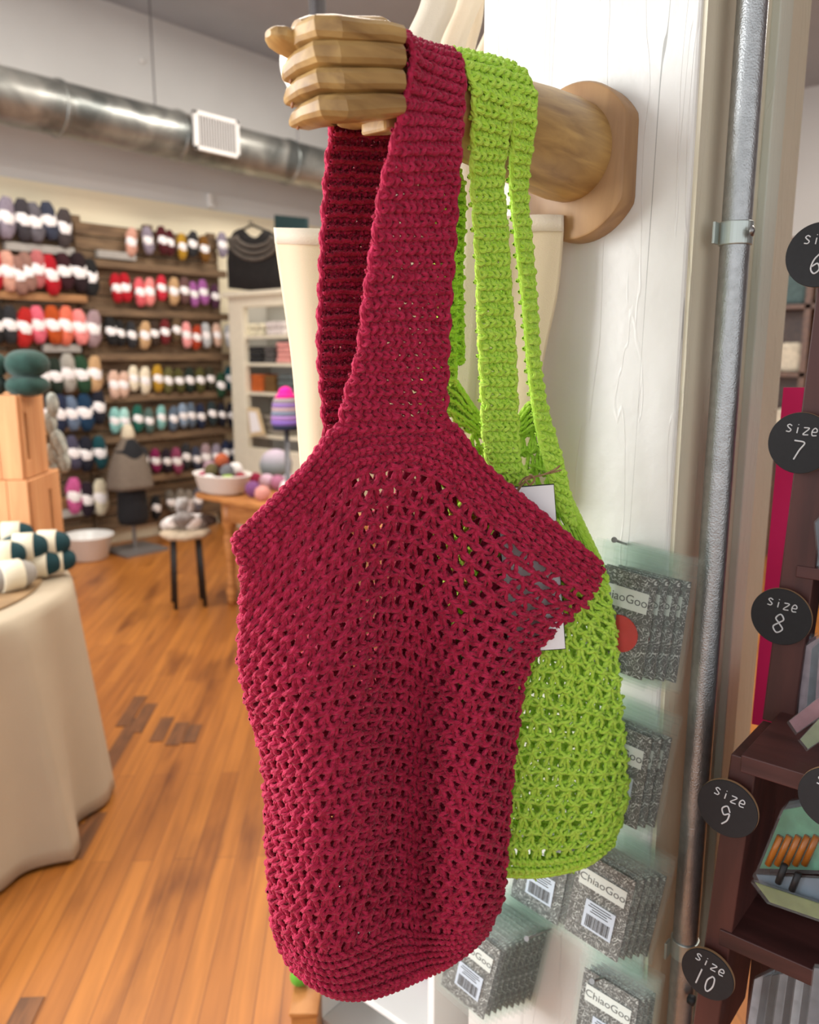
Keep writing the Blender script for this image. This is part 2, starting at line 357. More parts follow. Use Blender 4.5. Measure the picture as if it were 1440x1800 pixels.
# floor planks
def floor_mat():
    mt, N, L, P = new_mat('floor_planks')
    tc = N.new('ShaderNodeTexCoord'); mp = N.new('ShaderNodeMapping'); mp.inputs['Rotation'].default_value = (0, 0, math.radians(-43.9))
    L.new(tc.outputs['Object'], mp.inputs['Vector'])
    br = N.new('ShaderNodeTexBrick'); br.inputs['Scale'].default_value = 1; br.inputs['Brick Width'].default_value = 1.4; br.inputs['Row Height'].default_value = .062
    br.inputs['Mortar Size'].default_value = .0018; br.inputs['Mortar Smooth'].default_value = .3; br.offset = .37; br.inputs['Bias'].default_value = 0
    br.inputs['Color1'].default_value = (*s2l((184, 116, 48)), 1); br.inputs['Color2'].default_value = (*s2l((160, 96, 38)), 1); br.inputs['Mortar'].default_value = (*s2l((136, 80, 34)), 1)
    L.new(mp.outputs['Vector'], br.inputs['Vector'])
    m2 = N.new('ShaderNodeMapping'); m2.inputs['Scale'].default_value = (2.5, 45, 1); L.new(mp.outputs['Vector'], m2.inputs['Vector'])
    n = N.new('ShaderNodeTexNoise'); n.inputs['Scale'].default_value = 1; n.inputs['Detail'].default_value = 6; L.new(m2.outputs['Vector'], n.inputs['Vector'])
    r = N.new('ShaderNodeValToRGB'); e = r.color_ramp.elements; e[0].position, e[1].position = .3, .65; e[0].color = (.5, .45, .4, 1); e[1].color = (1, 1, 1, 1)
    L.new(n.outputs['Fac'], r.inputs['Fac'])
    mx = N.new('ShaderNodeMixRGB'); mx.blend_type = 'MULTIPLY'; mx.inputs[0].default_value = .55; L.new(br.outputs['Color'], mx.inputs[1]); L.new(r.outputs['Color'], mx.inputs[2])
    # worn dark boards
    m3 = N.new('ShaderNodeMapping'); m3.inputs['Scale'].default_value = (1.2, 6, 1); m3.inputs['Location'].default_value = (.4, .9, 0); L.new(mp.outputs['Vector'], m3.inputs['Vector'])
    n3 = N.new('ShaderNodeTexNoise'); n3.inputs['Scale'].default_value = 1.1; n3.inputs['Detail'].default_value = 5; L.new(m3.outputs['Vector'], n3.inputs['Vector'])
    r3 = N.new('ShaderNodeValToRGB'); e = r3.color_ramp.elements; e[0].position, e[1].position = .56, .70; e[0].color = (1, 1, 1, 1); e[1].color = (.42, .34, .3, 1)
    L.new(n3.outputs['Fac'], r3.inputs['Fac'])
    mx2 = N.new('ShaderNodeMixRGB'); mx2.blend_type = 'MULTIPLY'; mx2.inputs[0].default_value = .9; L.new(mx.outputs[0], mx2.inputs[1]); L.new(r3.outputs['Color'], mx2.inputs[2])
    L.new(mx2.outputs[0], P.inputs['Base Color']); P.inputs['Roughness'].default_value = .38; P.inputs['Coat Weight'].default_value = .15; P.inputs['Coat Roughness'].default_value = .3
    return mt
M_floor = floor_mat()
struct(MB().box((3.5, 1.2, -.05), (11.4, 9.8, .1)).build('floor', M_floor))
M_stain = wood('worn_dark_board', (88, 56, 34), (130, 82, 46), (6, 60, 10), .45, rot=(0, 0, math.radians(-43.9)))
dv_ = np.array([math.cos(math.radians(43.9)), math.sin(math.radians(43.9)), 0]); dw_ = np.array([-dv_[1], dv_[0], 0])
mb = MB(); zk = .003
for (x, y, ln, k) in [(125, 1480, .20, 0), (152, 1468, .26, 1), (200, 1330, .34, 0), (222, 1292, .3, 0), (252, 1262, .28, 0), (285, 1282, .22, 0), (312, 1290, .2, 0), (338, 1290, .16, 0), (232, 1250, .3, 0), (40, 1790, .12, 0)]:
    c = pl(x, y, 2, 0.0); mb.bar(c-dv_*ln/2, c+dv_*ln/2, dw_*.055, np.array([0, 0, zk])); zk += .0005
struct(mb.build('trim_4', M_stain))
M_ceil = plain('ceiling_paint', (170, 174, 180), .9, noise=.04, scale=3)
struct(MB().box((3.5, 1.2, 4.11), (11.4, 9.8, .1)).build('ceiling', M_ceil))
M_wu = plain('upper_wall_paint', (214, 214, 212), .9, noise=.03, scale=2)
M_wc = plain('lower_wall_cream', (238, 228, 200), .9, noise=.02, scale=2)
YW = 6.0; zc = 2.70
struct(MB().box((3.5, YW+.05, (zc+4.06)/2), (11.4, .1, 4.06-zc)).build('wall_back', M_wu))
struct(MB().box((3.5, YW+.045, zc/2), (11.4, .11, zc)).build('wall_back_lower', M_wc))
struct(MB().box((9.2, 1.2, 2.03), (.1, 9.8, 4.06)).build('wall_right', M_wu))
struct(MB().box((3.5, -3.7, .4), (11.4, .1, .8)).box((3.5, -3.7, 3.7), (11.4, .1, .72)).box((5.5, -3.7, 2), (7.4, .1, 2.8)).build('wall_side', M_wu))
# shop front on the -X side: dwarf wall and mullions, daylight through the openings
mb = MB().box((-2.2, 1.2, .2), (.1, 9.8, .4)).box((-2.2, 1.2, 3.75), (.1, 9.8, .62))
struct(mb.build('wall_front', M_wu))
for i, y in enumerate((-3.6, -1.4, .4, 3.3, 5.9)):
    struct(MB().box((-2.2, y, 1.95), (.1, .12, 3.1)).build('trim_%d' % (5+i), M_white))

# ================================================================== DUCT, WALL DETAILS
def duct_mat():
    mt, N, L, P = new_mat('galvanised_duct')
    tc = N.new('ShaderNodeTexCoord'); n = N.new('ShaderNodeTexNoise'); n.inputs['Scale'].default_value = 3.2; n.inputs['Detail'].default_value = 5; n.inputs['Distortion'].default_value = 1
    L.new(tc.outputs['Object'], n.inputs['Vector']); r = N.new('ShaderNodeValToRGB'); e = r.color_ramp.elements; e[0].position, e[1].position = .35, .7
    e[0].color = (*s2l((108, 112, 110)), 1); e[1].color = (*s2l((190, 190, 184)), 1); L.new(n.outputs['Fac'], r.inputs['Fac']); L.new(r.outputs['Color'], P.inputs['Base Color'])
    P.inputs['Metallic'].default_value = .75; P.inputs['Roughness'].default_value = .36
    b = N.new('ShaderNodeBump'); b.inputs['Strength'].default_value = .3; b.inputs['Distance'].default_value = .03; L.new(n.outputs['Fac'], b.inputs['Height']); L.new(b.outputs['Normal'], P.inputs['Normal'])
    return mt
M_duct = duct_mat(); M_hang = plain('grey_steel', (120, 118, 120), .4, .7)
YD = 5.55; ca = pl(0, 167, 1, YD); cb = pl(560, 297, 1, YD); zd = (ca[2]+cb[2])/2; rd = .172
D = thing('air_duct', 'long galvanised round air duct running below the ceiling along the back wall', 'duct', (3.5, YD, zd))
mb = MB(); M90 = Matrix.Rotation(PI/2, 3, 'Y')
mb.lathe([(rd, -5.4), (rd, 5.4)], (3.5, YD, zd), 48, M90)
mb.build('duct_pipe', M_duct, D, smooth=True, auto=40)
for x in (2.98, 3.9, 5.0, 6.3):
    MB().lathe([(rd+.002, -.02), (rd+.010, -.014), (rd+.010, .014), (rd+.002, .02)], (x, YD, zd), 48, M90).build('joint_band', M_duct, D, smooth=True)
for px in (268, 520):
    q = pl(px, 100, 1, YD)
    MB().tube([(q[0], YD, zd+rd-.02), (q[0], YD, 4.06)], .006, 8).build('hanger_rod', M_hang, D)
# grille on the duct
g0 = pl(338, 215, 1, YD-.19); g1 = pl(417, 250, 1, YD-.19); gz = zd+.015
gx0, gx1 = float(g0[0]), float(g1[0]); gc = (gx0+gx1)/2; gw = gx1-gx0
M_grille = plain('white_grille', (236, 234, 230), .5)
Gr = thing('vent_grille', 'white louvred vent grille mounted on the side of the round duct', 'vent', (gc, YD-.2, gz))
hh = .135
mb = MB()
for (cx, cz, sx, sz) in ((gc, gz+hh-.014, gw, .028), (gc, gz-hh+.014, gw, .028), (gx0+.014, gz, .028, 2*hh), (gx1-.014, gz, .028, 2*hh)): mb.box((cx, YD-.205, cz), (sx, .03, sz))
MB().box((gc, YD-.186, gz), (gw-.02, .02, 2*hh-.03)).build('dark_backing', plain('vent_dark', (84, 82, 82), .7), Gr); mb.build('frame', M_grille, Gr, bevel=.003)  # dark plate, its colour stands in for the shade behind the blades
mb = MB()
for k in range(15): mb.box((gx0+.035+(gw-.07)*k/14, YD-.212, gz), (.010, .02, 2*hh-.05))
mb.build('louvre_blades', plain('grille_grey', (196, 194, 192), .5), Gr)
q = pl(249, 107, 1, YW-.01)
tag(MB().lathe([(.0, -.012), (.018, -.012), (.024, 0), (.018, .012), (0, .012)], q, 16, Matrix.Rotation(PI/2, 3, 'X')).build('plastic_cap', M_grille, smooth=True), 'small white round knob high on the grey wall above the duct', 'knob')
q = pl(368, 352, 1, YW-.02)
tag(MB().box(q, (.035, .04, .11)).box(q+np.array([0, -.03, -.05]), (.03, .05, .02)).build('wall_bracket', M_grille, bevel=.004), 'small white bracket on the wall below the duct above the yarn', 'bracket')

# pendant lamp behind the fist
hp = 3.0
c = ath(560, 112, hp); rp = 66*hp/1.08/FPX
Pn = thing('pendant_lamp', 'white glowing globe pendant lamp hanging on a dark rod behind the wooden fist', 'lamp', c)
MB().lathe([(rp*math.sin(t), -rp*math.cos(t)) for t in np.linspace(.05, PI-.05, 20)], c, 32).build('globe_shade', plain('opal_globe', (255, 250, 240), .4, emit=(255, 248, 235), estr=2.2), Pn, smooth=True)
MB().tube([c+np.array([0, 0, rp]), (c[0], c[1], 4.06)], .007, 8).tube([c+np.array([0, 0, rp-.01]), c+np.array([0, 0, rp+.07])], .03, 12).build('rod', plain('dark_rod', (70, 66, 66), .4, .6), Pn)

# ================================================================== YARN WALL
M_slatA = wood('pallet_wood', (74, 56, 40), (134, 108, 80), (4, 30, 30), .8)
M_slatB = wood('pallet_wood_orange', (120, 82, 50), (176, 130, 86), (4, 30, 30), .8)
M_slatG = plain('grey_shelf_strip', (160, 156, 150), .6, noise=.1)
YR = YW-.12
def wall_pt(px, py, y=YR): return pl(px, py, 1, y)
def rack(px0, px1, pyt, label, nb, n, mat2, strips):
    a = wall_pt(px0, 700)[0]; b = wall_pt(px1, 700)[0]; zt = wall_pt((px0+px1)/2, pyt)[2]; z0 = .12
    T = thing('pallet_rack', label, 'rack', ((a+b)/2, YR+.04, 0), 'pallet wood yarn racks')
    mb = MB(); mb2 = MB(); z = z0; k = 0
    while z < zt-.04:
        w = .085+random.random()*.03; w = min(w, zt-z); t = random.random()*.008
        (mb2 if k % n == 2 else mb).box(((a+b)/2, YR+.05-t, z+w/2), (b-a, .02, w)); z += w+.012; k += 1
    mb.build('slats', M_slatA, T, bevel=.002); mb2.build('slats', mat2, T, bevel=.002)
    for x in (a+.03, (a+b)/2, b-.03): MB().box((x, YR+.085, zt/2), (.07, .045, zt)).build('post', M_slatA, T)
    for (x0, x1, y, c) in strips:
        p, q = wall_pt(x0, y), wall_pt(x1, y)
        MB().box(((p[0]+q[0])/2, YR+.0, (p[2])), (q[0]-p[0], .05, .055)).build('shelf_strip', c, T, bevel=.003)
    return T
rack(-90, 152, 384, 'left pallet wood rack of yarn behind the stacked crates', 0, 4, M_slatB,
     [(8, 128, 432, M_slatG), (75, 140, 612, M_slatG), (-40, 150, 516, M_slatB), (-40, 175, 685, M_slatA), (-40, 180, 762, M_slatA), (-40, 185, 838, M_slatA), (100, 185, 905, M_slatG)])
rack(157, 398, 395, 'wide pallet wood rack of yarn between the crates and the white cabinet', 0, 6, M_slatA,
     [(170, 236, 446, M_slatG), (160, 395, 462, M_slatA), (165, 400, 548, M_slatA), (165, 410, 628, M_slatA), (170, 412, 702, M_slatA), (175, 415, 775, M_slatA), (190, 415, 850, M_slatA)])
# skein prototype : twisted hank body with a paper band
def skein_mesh():
    me = MB(); n = 20; prof = []
    for t in np.linspace(0, 1, 25):
        z = (t-.5)*.235; r = .054*math.sin(PI*min(max(t, .02), .98))**.30*(1-.22*math.exp(-((t-.5)/.12)**2)); prof.append((max(r, .004), z))
    me.lathe(prof, n=n, sy=.75, wob=lambda a, t: 1+.10*math.sin(3*a+9*t)+.03*math.sin(7*a-14*t))
    return me
M_band = plain('white_paper_band', (244, 240, 240), .7)
proto = thing('yarn_skein', 'x', 'yarn skein', (0, 0, 0))
b_ = skein_mesh().build('yarn', plain('yarn_tmp', (128, 128, 128), .9), proto, smooth=True, local=True)
w_ = MB().lathe([(.046, -.036), (.0475, -.034), (.0475, .034), (.046, .036)], n=20, sy=.80).build('band', M_band, proto, smooth=True, local=True)
YMAT = {}
def yc(rgb):
    k_ = .72+.28*min(1, sum(rgb)/600); rgb = tuple(int(v*k_) for v in rgb)
    if rgb not in YMAT: YMAT[rgb] = plain('yarn_%02x%02x%02x' % rgb, rgb, .95, noise=.22, scale=45, bump=.8, bscale=220)
    return YMAT[rgb]
COLS = {'lilac grey': (150, 140, 155), 'dark grey': (72, 68, 74), 'grey': (112, 108, 116), 'slate': (66, 72, 92), 'brown grey': (82, 72, 72), 'peach': (214, 160, 140), 'tan brown': (160, 118, 104),
 'dusty rose': (196, 110, 110), 'crimson': (206, 10, 34), 'dark maroon': (66, 16, 28), 'black maroon': (44, 22, 28), 'black': (30, 28, 30), 'charcoal': (52, 52, 56), 'red': (208, 34, 30), 'candy pink': (236, 108, 128),
 'rust orange': (204, 84, 22), 'coral': (238, 120, 92), 'salmon pink': (240, 142, 138), 'mauve grey': (168, 142, 146), 'dark olive': (66, 62, 38), 'dark green': (34, 52, 38), 'pale grey': (170, 166, 156), 'forest green': (36, 80, 50),
 'tan': (202, 162, 118), 'navy': (36, 48, 82), 'steel blue': (108, 126, 152), 'petrol blue': (16, 62, 98), 'slate purple': (84, 80, 104), 'midnight': (26, 28, 48), 'teal': (10, 84, 92), 'magenta pink': (206, 92, 150),
 'plum black': (46, 26, 44), 'cream': (214, 204, 178), 'burgundy': (96, 20, 28), 'mustard': (196, 150, 40), 'bronze': (140, 92, 26), 'coral pink': (232, 100, 108), 'rose red': (224, 44, 66), 'brown mauve': (120, 84, 80),
 'orchid': (176, 100, 170), 'plum': (92, 48, 78), 'dark brown': (70, 50, 36), 'dark red': (128, 30, 34), 'brown': (108, 84, 54), 'light pink': (240, 158, 156), 'rust': (196, 66, 28), 'silver': (186, 188, 190), 'beige pink': (216, 180, 160),
 'ivory': (228, 216, 190), 'moss': (112, 108, 58), 'olive': (92, 88, 36), 'light teal': (140, 196, 190), 'pale aqua': (168, 214, 206), 'teal green': (28, 110, 92), 'grey green': (92, 120, 112), 'aqua': (134, 188, 182),
 'light steel blue': (142, 162, 184), 'grey blue': (102, 118, 136), 'dark slate': (44, 62, 66), 'magenta': (150, 26, 88), 'mauve': (160, 70, 106), 'grey brown': (118, 110, 98), 'taupe': (142, 132, 120)}
ORD = ['first', 'second', 'third', 'fourth', 'fifth', 'sixth', 'seventh', 'eighth', 'ninth', 'tenth', 'eleventh', 'twelfth']
LEFT = [[(-40, 225, 'grey'), (30, 230, 'lilac grey'), (112, 240, 'dark grey'), (168, 252, 'grey'), (240, 245, 'slate'), (312, 280, 'brown grey')],
 [(-30, 485, 'crimson'), (38, 490, 'peach'), (90, 510, 'tan brown'), (130, 492, 'tan brown'), (180, 480, 'dusty rose'), (247, 508, 'crimson'), (314, 490, 'dark maroon'), (385, 495, 'black maroon'), (440, 520, 'black')],
 [(-15, 750, 'black'), (48, 750, 'charcoal'), (118, 765, 'red'), (185, 750, 'candy pink'), (258, 752, 'rust orange'), (322, 755, 'coral'), (388, 762, 'salmon pink'), (455, 770, 'mauve grey')],
 [(210, 1000, 'dark olive'), (272, 1000, 'dark green'), (332, 985, 'pale grey'), (400, 992, 'forest green'), (463, 990, 'tan')],
 [(230, 1182, 'charcoal'), (290, 1182, 'navy'), (350, 1182, 'steel blue'), (415, 1177, 'petrol blue'), (480, 1150, 'midnight')],
 [(300, 1375, 'pale grey'), (358, 1372, 'slate purple'), (418, 1380, 'midnight'), (487, 1372, 'teal')],
 [(360, 1582, 'magenta pink'), (425, 1600, 'plum black'), (490, 1590, 'cream')]]
RIGHT = [[(640, 348, 'peach'), (722, 340, 'lilac grey'), (790, 340, 'burgundy'), (828, 352, 'burgundy'), (888, 370, 'mustard'), (938, 358, 'charcoal'), (995, 382, 'bronze'), (1080, 362, 'lilac grey')],
 [(568, 572, 'crimson'), (612, 570, 'crimson'), (680, 592, 'coral pink'), (727, 590, 'salmon pink'), (785, 572, 'rose red'), (847, 588, 'tan'), (897, 584, 'brown mauve'), (945, 602, 'orchid'), (990, 592, 'orchid'), (1047, 612, 'plum')],
 [(540, 782, 'black'), (585, 792, 'black'), (642, 800, 'charcoal'), (705, 802, 'tan'), (752, 792, 'dark brown'), (802, 786, 'dark red'), (858, 776, 'brown'), (907, 800, 'light pink'), (957, 812, 'rust'), (1005, 802, 'silver'), (1058, 800, 'beige pink'), (1115, 805, 'silver')],
 [(555, 1042, 'beige pink'), (602, 1042, 'beige pink'), (652, 1012, 'ivory'), (708, 1022, 'ivory'), (767, 1012, 'mustard'), (820, 1022, 'moss'), (872, 1022, 'olive'), (925, 1020, 'dark green'), (975, 1020, 'olive'), (1025, 1012, 'dark olive'), (1075, 1045, 'forest green'), (1120, 1012, 'teal')],
 [(560, 1217, 'light teal'), (607, 1217, 'pale aqua'), (670, 1207, 'teal green'), (725, 1217, 'grey green'), (787, 1202, 'aqua'), (845, 1207, 'grey blue'), (890, 1192, 'light steel blue'), (932, 1190, 'grey blue'), (980, 1195, 'navy'), (1032, 1182, 'dark slate'), (1080, 1187, 'midnight'), (1128, 1190, 'midnight')],
 [(700, 1410, 'charcoal'), (758, 1412, 'magenta'), (810, 1412, 'plum black'), (860, 1412, 'mauve'), (908, 1392, 'charcoal'), (958, 1402, 'slate'), (1005, 1392, 'mauve grey'), (1055, 1390, 'lilac grey'), (1105, 1372, 'navy'), (1145, 1370, 'navy')],
 [(760, 1640, 'black'), (830, 1612, 'grey brown'), (880, 1612, 'taupe'), (920, 1612, 'taupe'), (962, 1602, 'grey')]]
first = True
for side, rows in (('left', LEFT), ('right', RIGHT)):
    for ri, row in enumerate(rows):
        for ci, (cx, cy, nm) in enumerate(row):
            px, py = cx*.3611, 300+cy*.3611
            p = wall_pt(px, py, YR-.03); p[1] += random.uniform(-.006, .006)
            lab = '%s yarn skein, %s from left in %s row of the %s pallet rack' % (nm, ORD[ci], ORD[ri], side)
            rot = (random.uniform(-.06, .06), random.uniform(-.14, .10), random.uniform(-.2, .2))
            if first: o = proto; o.location = Vector(p); o['label'] = lab; o['group'] = 'yarn skeins on the %s rack' % side; o.rotation_euler = rot; first = False
            else: o = dup(proto, p, lab, 'yarn skeins on the %s rack' % side, rot)
            s = random.uniform(.92, 1.04)*(1.06 if side == 'left' else .9); o.scale = (s*(1.1 if side == 'left' else 1.0), s, s*(1.08 if side == 'left' else 1.0))
            for ch in o.children:
                if ch.name.startswith('yarn'):
                    ch.material_slots[0].link = 'OBJECT'; ch.material_slots[0].material = yc(COLS[nm])

# ================================================================== SWEATER, CABINET
M_knitblack = plain('black_knit', (26, 23, 22), .95, noise=.35, scale=30, bump=.6, bscale=120)
M_knitgrey = plain('grey_yoke_knit', (92, 84, 76), .95, noise=.5, scale=50, bump=.6, bscale=120)
YC = 5.75
def c5(x, y): return 160+x/4, 360+y/4
XC = float(pl(405, 700, 1, YC)[0])
def cp(px, py, dx=0): return pl(px, py, 0, XC+dx)
def outline_prism(mb, pts, axis, thick):         # extrude outline by thickness along axis vector, bulged centre
    P = np.array(pts); n = len(P); a = np.array(axis, float); c = P.mean(0)
    layers = [(1, -.35), (1.0, .35), (.9, .8), (.6, 1.0)]
    V = []
    for s_, t in layers: V += [c+(q-c)*s_+a*thick*t for q in P]
    f = [(i*n+j, i*n+(j+1) % n, (i+1)*n+(j+1) % n, (i+1)*n+j) for i in range(3) for j in range(n)]
    V.append(c+a*thick*1.02); k = len(V)-1; f += [(3*n+j, 3*n+(j+1) % n, k) for j in range(n)]; f.append(tuple(range(n))[::-1])
    mb.add(V, f)
Sw = thing('sweater', 'black knitted sweater with a grey patterned yoke on a hanger above the cabinet', 'sweater', cp(443, 505))
o_ = [(425, 402), (437, 414), (450, 419), (462, 413), (470, 404), (484, 414), (491, 440), (499, 508), (478, 510), (440, 511), (404, 507), (402, 460), (406, 420), (414, 407)]
mb = MB(); outline_prism(mb, [cp(x, y, -.03) for x, y in o_], (-1, 0, 0), .05); mb.build('body', M_knitblack, Sw, smooth=True)
mb = MB()
for t in range(3):
    pts = [cp(447-(32+7*t)*math.cos(a), 412+(22+11*t)*math.sin(a), -.085-.012*(1-t)*0) for a in np.linspace(.15, PI-.15, 16)]
    mb.tube(pts, .017, 8)
mb.build('yoke_band', M_knitgrey, Sw, smooth=True)
mb = MB(); mb.tube(cr([cp(415, 408, -.04), cp(432, 401, -.05), cp(443, 396, -.05), cp(456, 401, -.05), cp(472, 408, -.04)], 12), .010, 8); mb.tube(cr([cp(443, 396, -.05), cp(444, 391, -.05), cp(439, 389, -.05), cp(438, 392, -.05)], 8), .004, 6)
mb.build('hanger', plain('black_hanger', (26, 26, 28), .4), Sw, smooth=True)
tag(MB().bar(cp(485, 392, 0), cp(540, 398, 0), (0.03, 0, 0), (0, 0, .12)).build('dark_sign', plain('dark_green_board', (22, 52, 54), .6)), 'dark green board peeking out above the canvas tote', 'board')
M_cab = plain('cream_cabinet_paint', (226, 218, 196), .6, noise=.03)
M_cabi = plain('cabinet_inside', (196, 192, 182), .7)
ya = float(cp(405, 600)[1]); yb = float(cp(560, 600)[1]); zt = float(cp(405, 516)[2])
Cb = thing('display_cabinet', 'tall cream painted cabinet with open shelves of knitwear left of the tote', 'cabinet', (XC, (ya+yb)/2, 0))
yl = float(cp(430, 600)[1])
mb = MB().box((XC+.02, (ya+yl)/2, zt/2), (.06, ya-yl, zt)).box((XC+.02, (yl+yb)/2, zt-.06), (.06, yl-yb, .12)).box((XC-.01, (ya+yb)/2, zt-.015), (.10, ya-yb+.04, .04))
mb.box((XC+.02, yb+.03, zt/2), (.06, .06, zt)); mb.box((XC+.02, (yl+yb)/2, .36), (.06, yl-yb, .72)); mb.build('frame', M_cab, Cb, bevel=.006)
mb = MB().box((XC+.40, (ya+yb)/2, zt/2), (.02, ya-yb, zt)).box((XC+.2, ya-.01, zt/2), (.38, .02, zt)); mb.build('back_panel', M_cabi, Cb)
shz = [float(cp(470, y)[2]) for y in (592, 641, 693, 768)]
for z in shz: MB().box((XC+.2, (yl+yb)/2, z), (.38, yl-yb, .025)).build('shelf', M_cab, Cb)
def fold_stack(name, px0, px1, sz, n, rgb, lab, cat, hh=.035, dx=.03):
    y0 = float(cp(px0, 640, dx)[1]); y1 = float(cp(px1, 640, dx)[1]); M = plain(name+'_knit', rgb, .95, noise=.3, scale=40, bump=.5)
    for k in range(n):
        w = (y0-y1)*random.uniform(.92, 1); o = MB().box((XC+dx+.12, (y0+y1)/2+random.uniform(-.005, .005), sz+.0125+hh*(k+.5)), (.22, w, hh*.94)).build(name, M, bevel=.014)
        tag(o, lab % (ORD[k] if k < 4 else 'topmost'), cat, name.replace('_', ' ')+' stack in cabinet')
fold_stack('folded_lace', 434, 462, shz[0], 2, (222, 214, 186), 'cream folded lace, %s up in the stack on the upper cabinet shelf', 'knitwear', .05)
fold_stack('folded_scarf', 466, 500, shz[0], 2, (214, 204, 200), 'pale grey folded scarf, %s up beside the cream lace in the cabinet', 'knitwear', .055)
fold_stack('folded_sweater', 434, 458, shz[1], 3, (34, 34, 36), 'black folded sweater, %s up in the black stack of the cabinet', 'knitwear', .045)
fold_stack('folded_cardigan', 462, 480, shz[1], 3, (84, 80, 78), 'charcoal folded cardigan, %s up beside the pink stack of the cabinet', 'knitwear', .045)
fold_stack('folded_pullover', 484, 508, shz[1], 4, (224, 156, 148), 'pink folded pullover, %s up in the pink stack of the cabinet', 'knitwear', .042)
fold_stack('folded_shawl', 437, 458, shz[2], 4, (196, 98, 40), 'orange folded shawl, %s up in the orange stack of the cabinet', 'knitwear', .036)
fold_stack('folded_wrap', 460, 480, shz[2], 4, (116, 84, 44), 'brown folded wrap, %s up in the stack beside the orange shawls', 'knitwear', .034)
fold_stack('folded_blanket', 484, 512, shz[2], 3, (92, 100, 100), 'grey folded blanket, %s up behind the striped hat in the cabinet', 'knitwear', .05)
fold_stack('folded_vest', 440, 500, shz[3], 3, (132, 124, 112), 'taupe folded vest, %s up on the lowest cabinet shelf', 'knitwear', .055)
Fr = thing('picture_frame', 'small pale wooden frame with a white card on the cabinet shelf', 'frame', cp(449, 765, -.05))
a0, a1, a2, a3 = cp(434, 716, -.05), cp(452, 718, -.05), cp(464, 764, -.05), cp(440, 768, -.05)
MB().add([a0, a1, a2, a3, a0+[.02, 0, 0], a1+[.02, 0, 0], a2+[.02, 0, 0], a3+[.02, 0, 0]], [(0, 1, 2, 3), (4, 7, 6, 5), (0, 4, 5, 1), (1, 5, 6, 2), (2, 6, 7, 3), (3, 7, 4, 0)]).build('frame', plain('pale_wood', (214, 190, 150), .5), Fr)
cc = (a0+a1+a2+a3)/4; q = [cc+(a-cc)*.72+[-.004, 0, 0] for a in (a0, a1, a2, a3)]
MB().add(q, [(0, 1, 2, 3)]).build('card', M_band, Fr, solid=.002)

# beanie on a stand
hx = 3.6
def lat(px, py, r, h): return ath(px, py, h), r*h/1.0/FPX
c, _ = lat(503, 722, 1, hx); s = hx/FPX
Bn = thing('striped_beanie', 'striped purple and grey knitted beanie with a hot pink top on a stand', 'hat', c)
def band_l(z0, z1, r0, r1, col, nm='stripe'):
    MB().lathe([(r0, z0), ((r0+r1)/2*1.02, (z0+z1)/2), (r1, z1)], c, 28).build(nm, plain('knit_'+nm+str(int(z0*1e4)), col, .95, bump=.6, bscale=150), Bn, smooth=True)
zs = [34, 22, 14, 6, 0, -8, -16, -24, -33]; rs = [10, 20, 23, 24, 25, 25.5, 26, 25.5, 23]
cols = [(232, 30, 136), (150, 140, 140), (140, 110, 170), (178, 150, 150), (120, 130, 150), (160, 120, 180), (130, 100, 180), (36, 42, 66)]
for k in range(8): band_l(zs[k+1]*s, zs[k]*s, rs[k+1]*s, rs[k]*s, cols[k])
Hs = thing('hat_stand', 'thin dark metal hat stand carrying the striped beanie', 'stand', (c[0], c[1], 0))
MB().tube([(c[0], c[1], .02), (c[0], c[1], c[2]-.03)], .012, 10).build('pole', M_hang, Hs, smooth=True); MB().lathe([(.15, 0), (.15, .015), (.02, .025)], (c[0], c[1], 0), 28).build('base', M_hang, Hs)
MB().lathe([(12*s*math.sin(t)+.001, -12*s*math.cos(t)+30*s) for t in np.linspace(.05, PI-.05, 12)], c, 20, wob=lambda a, t: 1+.05*math.sin(9*a+5*t)).build('pompom', plain('hot_pink_wool', (244, 30, 150), .95, bump=.8), Bn, smooth=True)

# table with basket
M_pine = wood('honey_pine', (156, 96, 44), (198, 136, 76), (8, 8, 60), .45)
tf = pl(396, 1066, 2, 0.0); XT = tf[0]-.03
ztab = float(pl(362, 868, 0, XT)[2]); yta = float(pl(350, 862, 0, XT)[1])
Tb = thing('pine_table', 'honey coloured pine table with turned legs holding yarn left of the maroon bag', 'table', (XT+.5, yta-1, 0))
MB().box((XT+.45, yta-.9, ztab-.015), (.96, 1.8, .035)).build('table_top', M_pine, Tb, bevel=.008)
MB().box((XT+.07, yta-.9, ztab-.10), (.03, 1.5, .13)).box((XT+.45, yta-.14, ztab-.10), (.72, .03, .13)).build('apron', M_pine, Tb, bevel=.003)
legp = [(.030, 0), (.026, .05), (.034, .09), (.024, .13), (.030, .30), (.040, .42), (.028, .47), (.042, .49), (.042, ztab-.02)]
for (x, y) in ((XT+.08, yta-.17), (XT+.82, yta-.17), (XT+.08, yta-1.6)): MB().lathe(legp, (x, y, 0), 20).build('leg', M_pine, Tb, smooth=True)
bc = pl(392, 866, 2, ztab+.002); 
Bk = thing('yarn_basket', 'white oval basket full of small yarn balls on the pine table', 'basket', bc)
MB().lathe([(.10, 0), (.145, .015), (.175, .11), (.185, .115), (.18, .12), (.165, .112), (.135, .02), (.09, .012)], bc, 36, sx=.8, sy=1.15).build('tub', plain('white_tub', (228, 222, 216), .5), Bk, smooth=True)
MB().lathe([(.13, .012), (.13, .02)], bc, 24, sx=.75, sy=1.1).build('lining', plain('linen', (200, 190, 180), .9), Bk)
def ballm(r, tw=6): 
    return MB().lathe([(max(.002, r*math.sin(t)), -r*math.cos(t)) for t in np.linspace(0.05, PI-.05, 16)], n=24, wob=lambda a, t: 1+.03*math.sin(tw*a+12*t))
ball0 = None
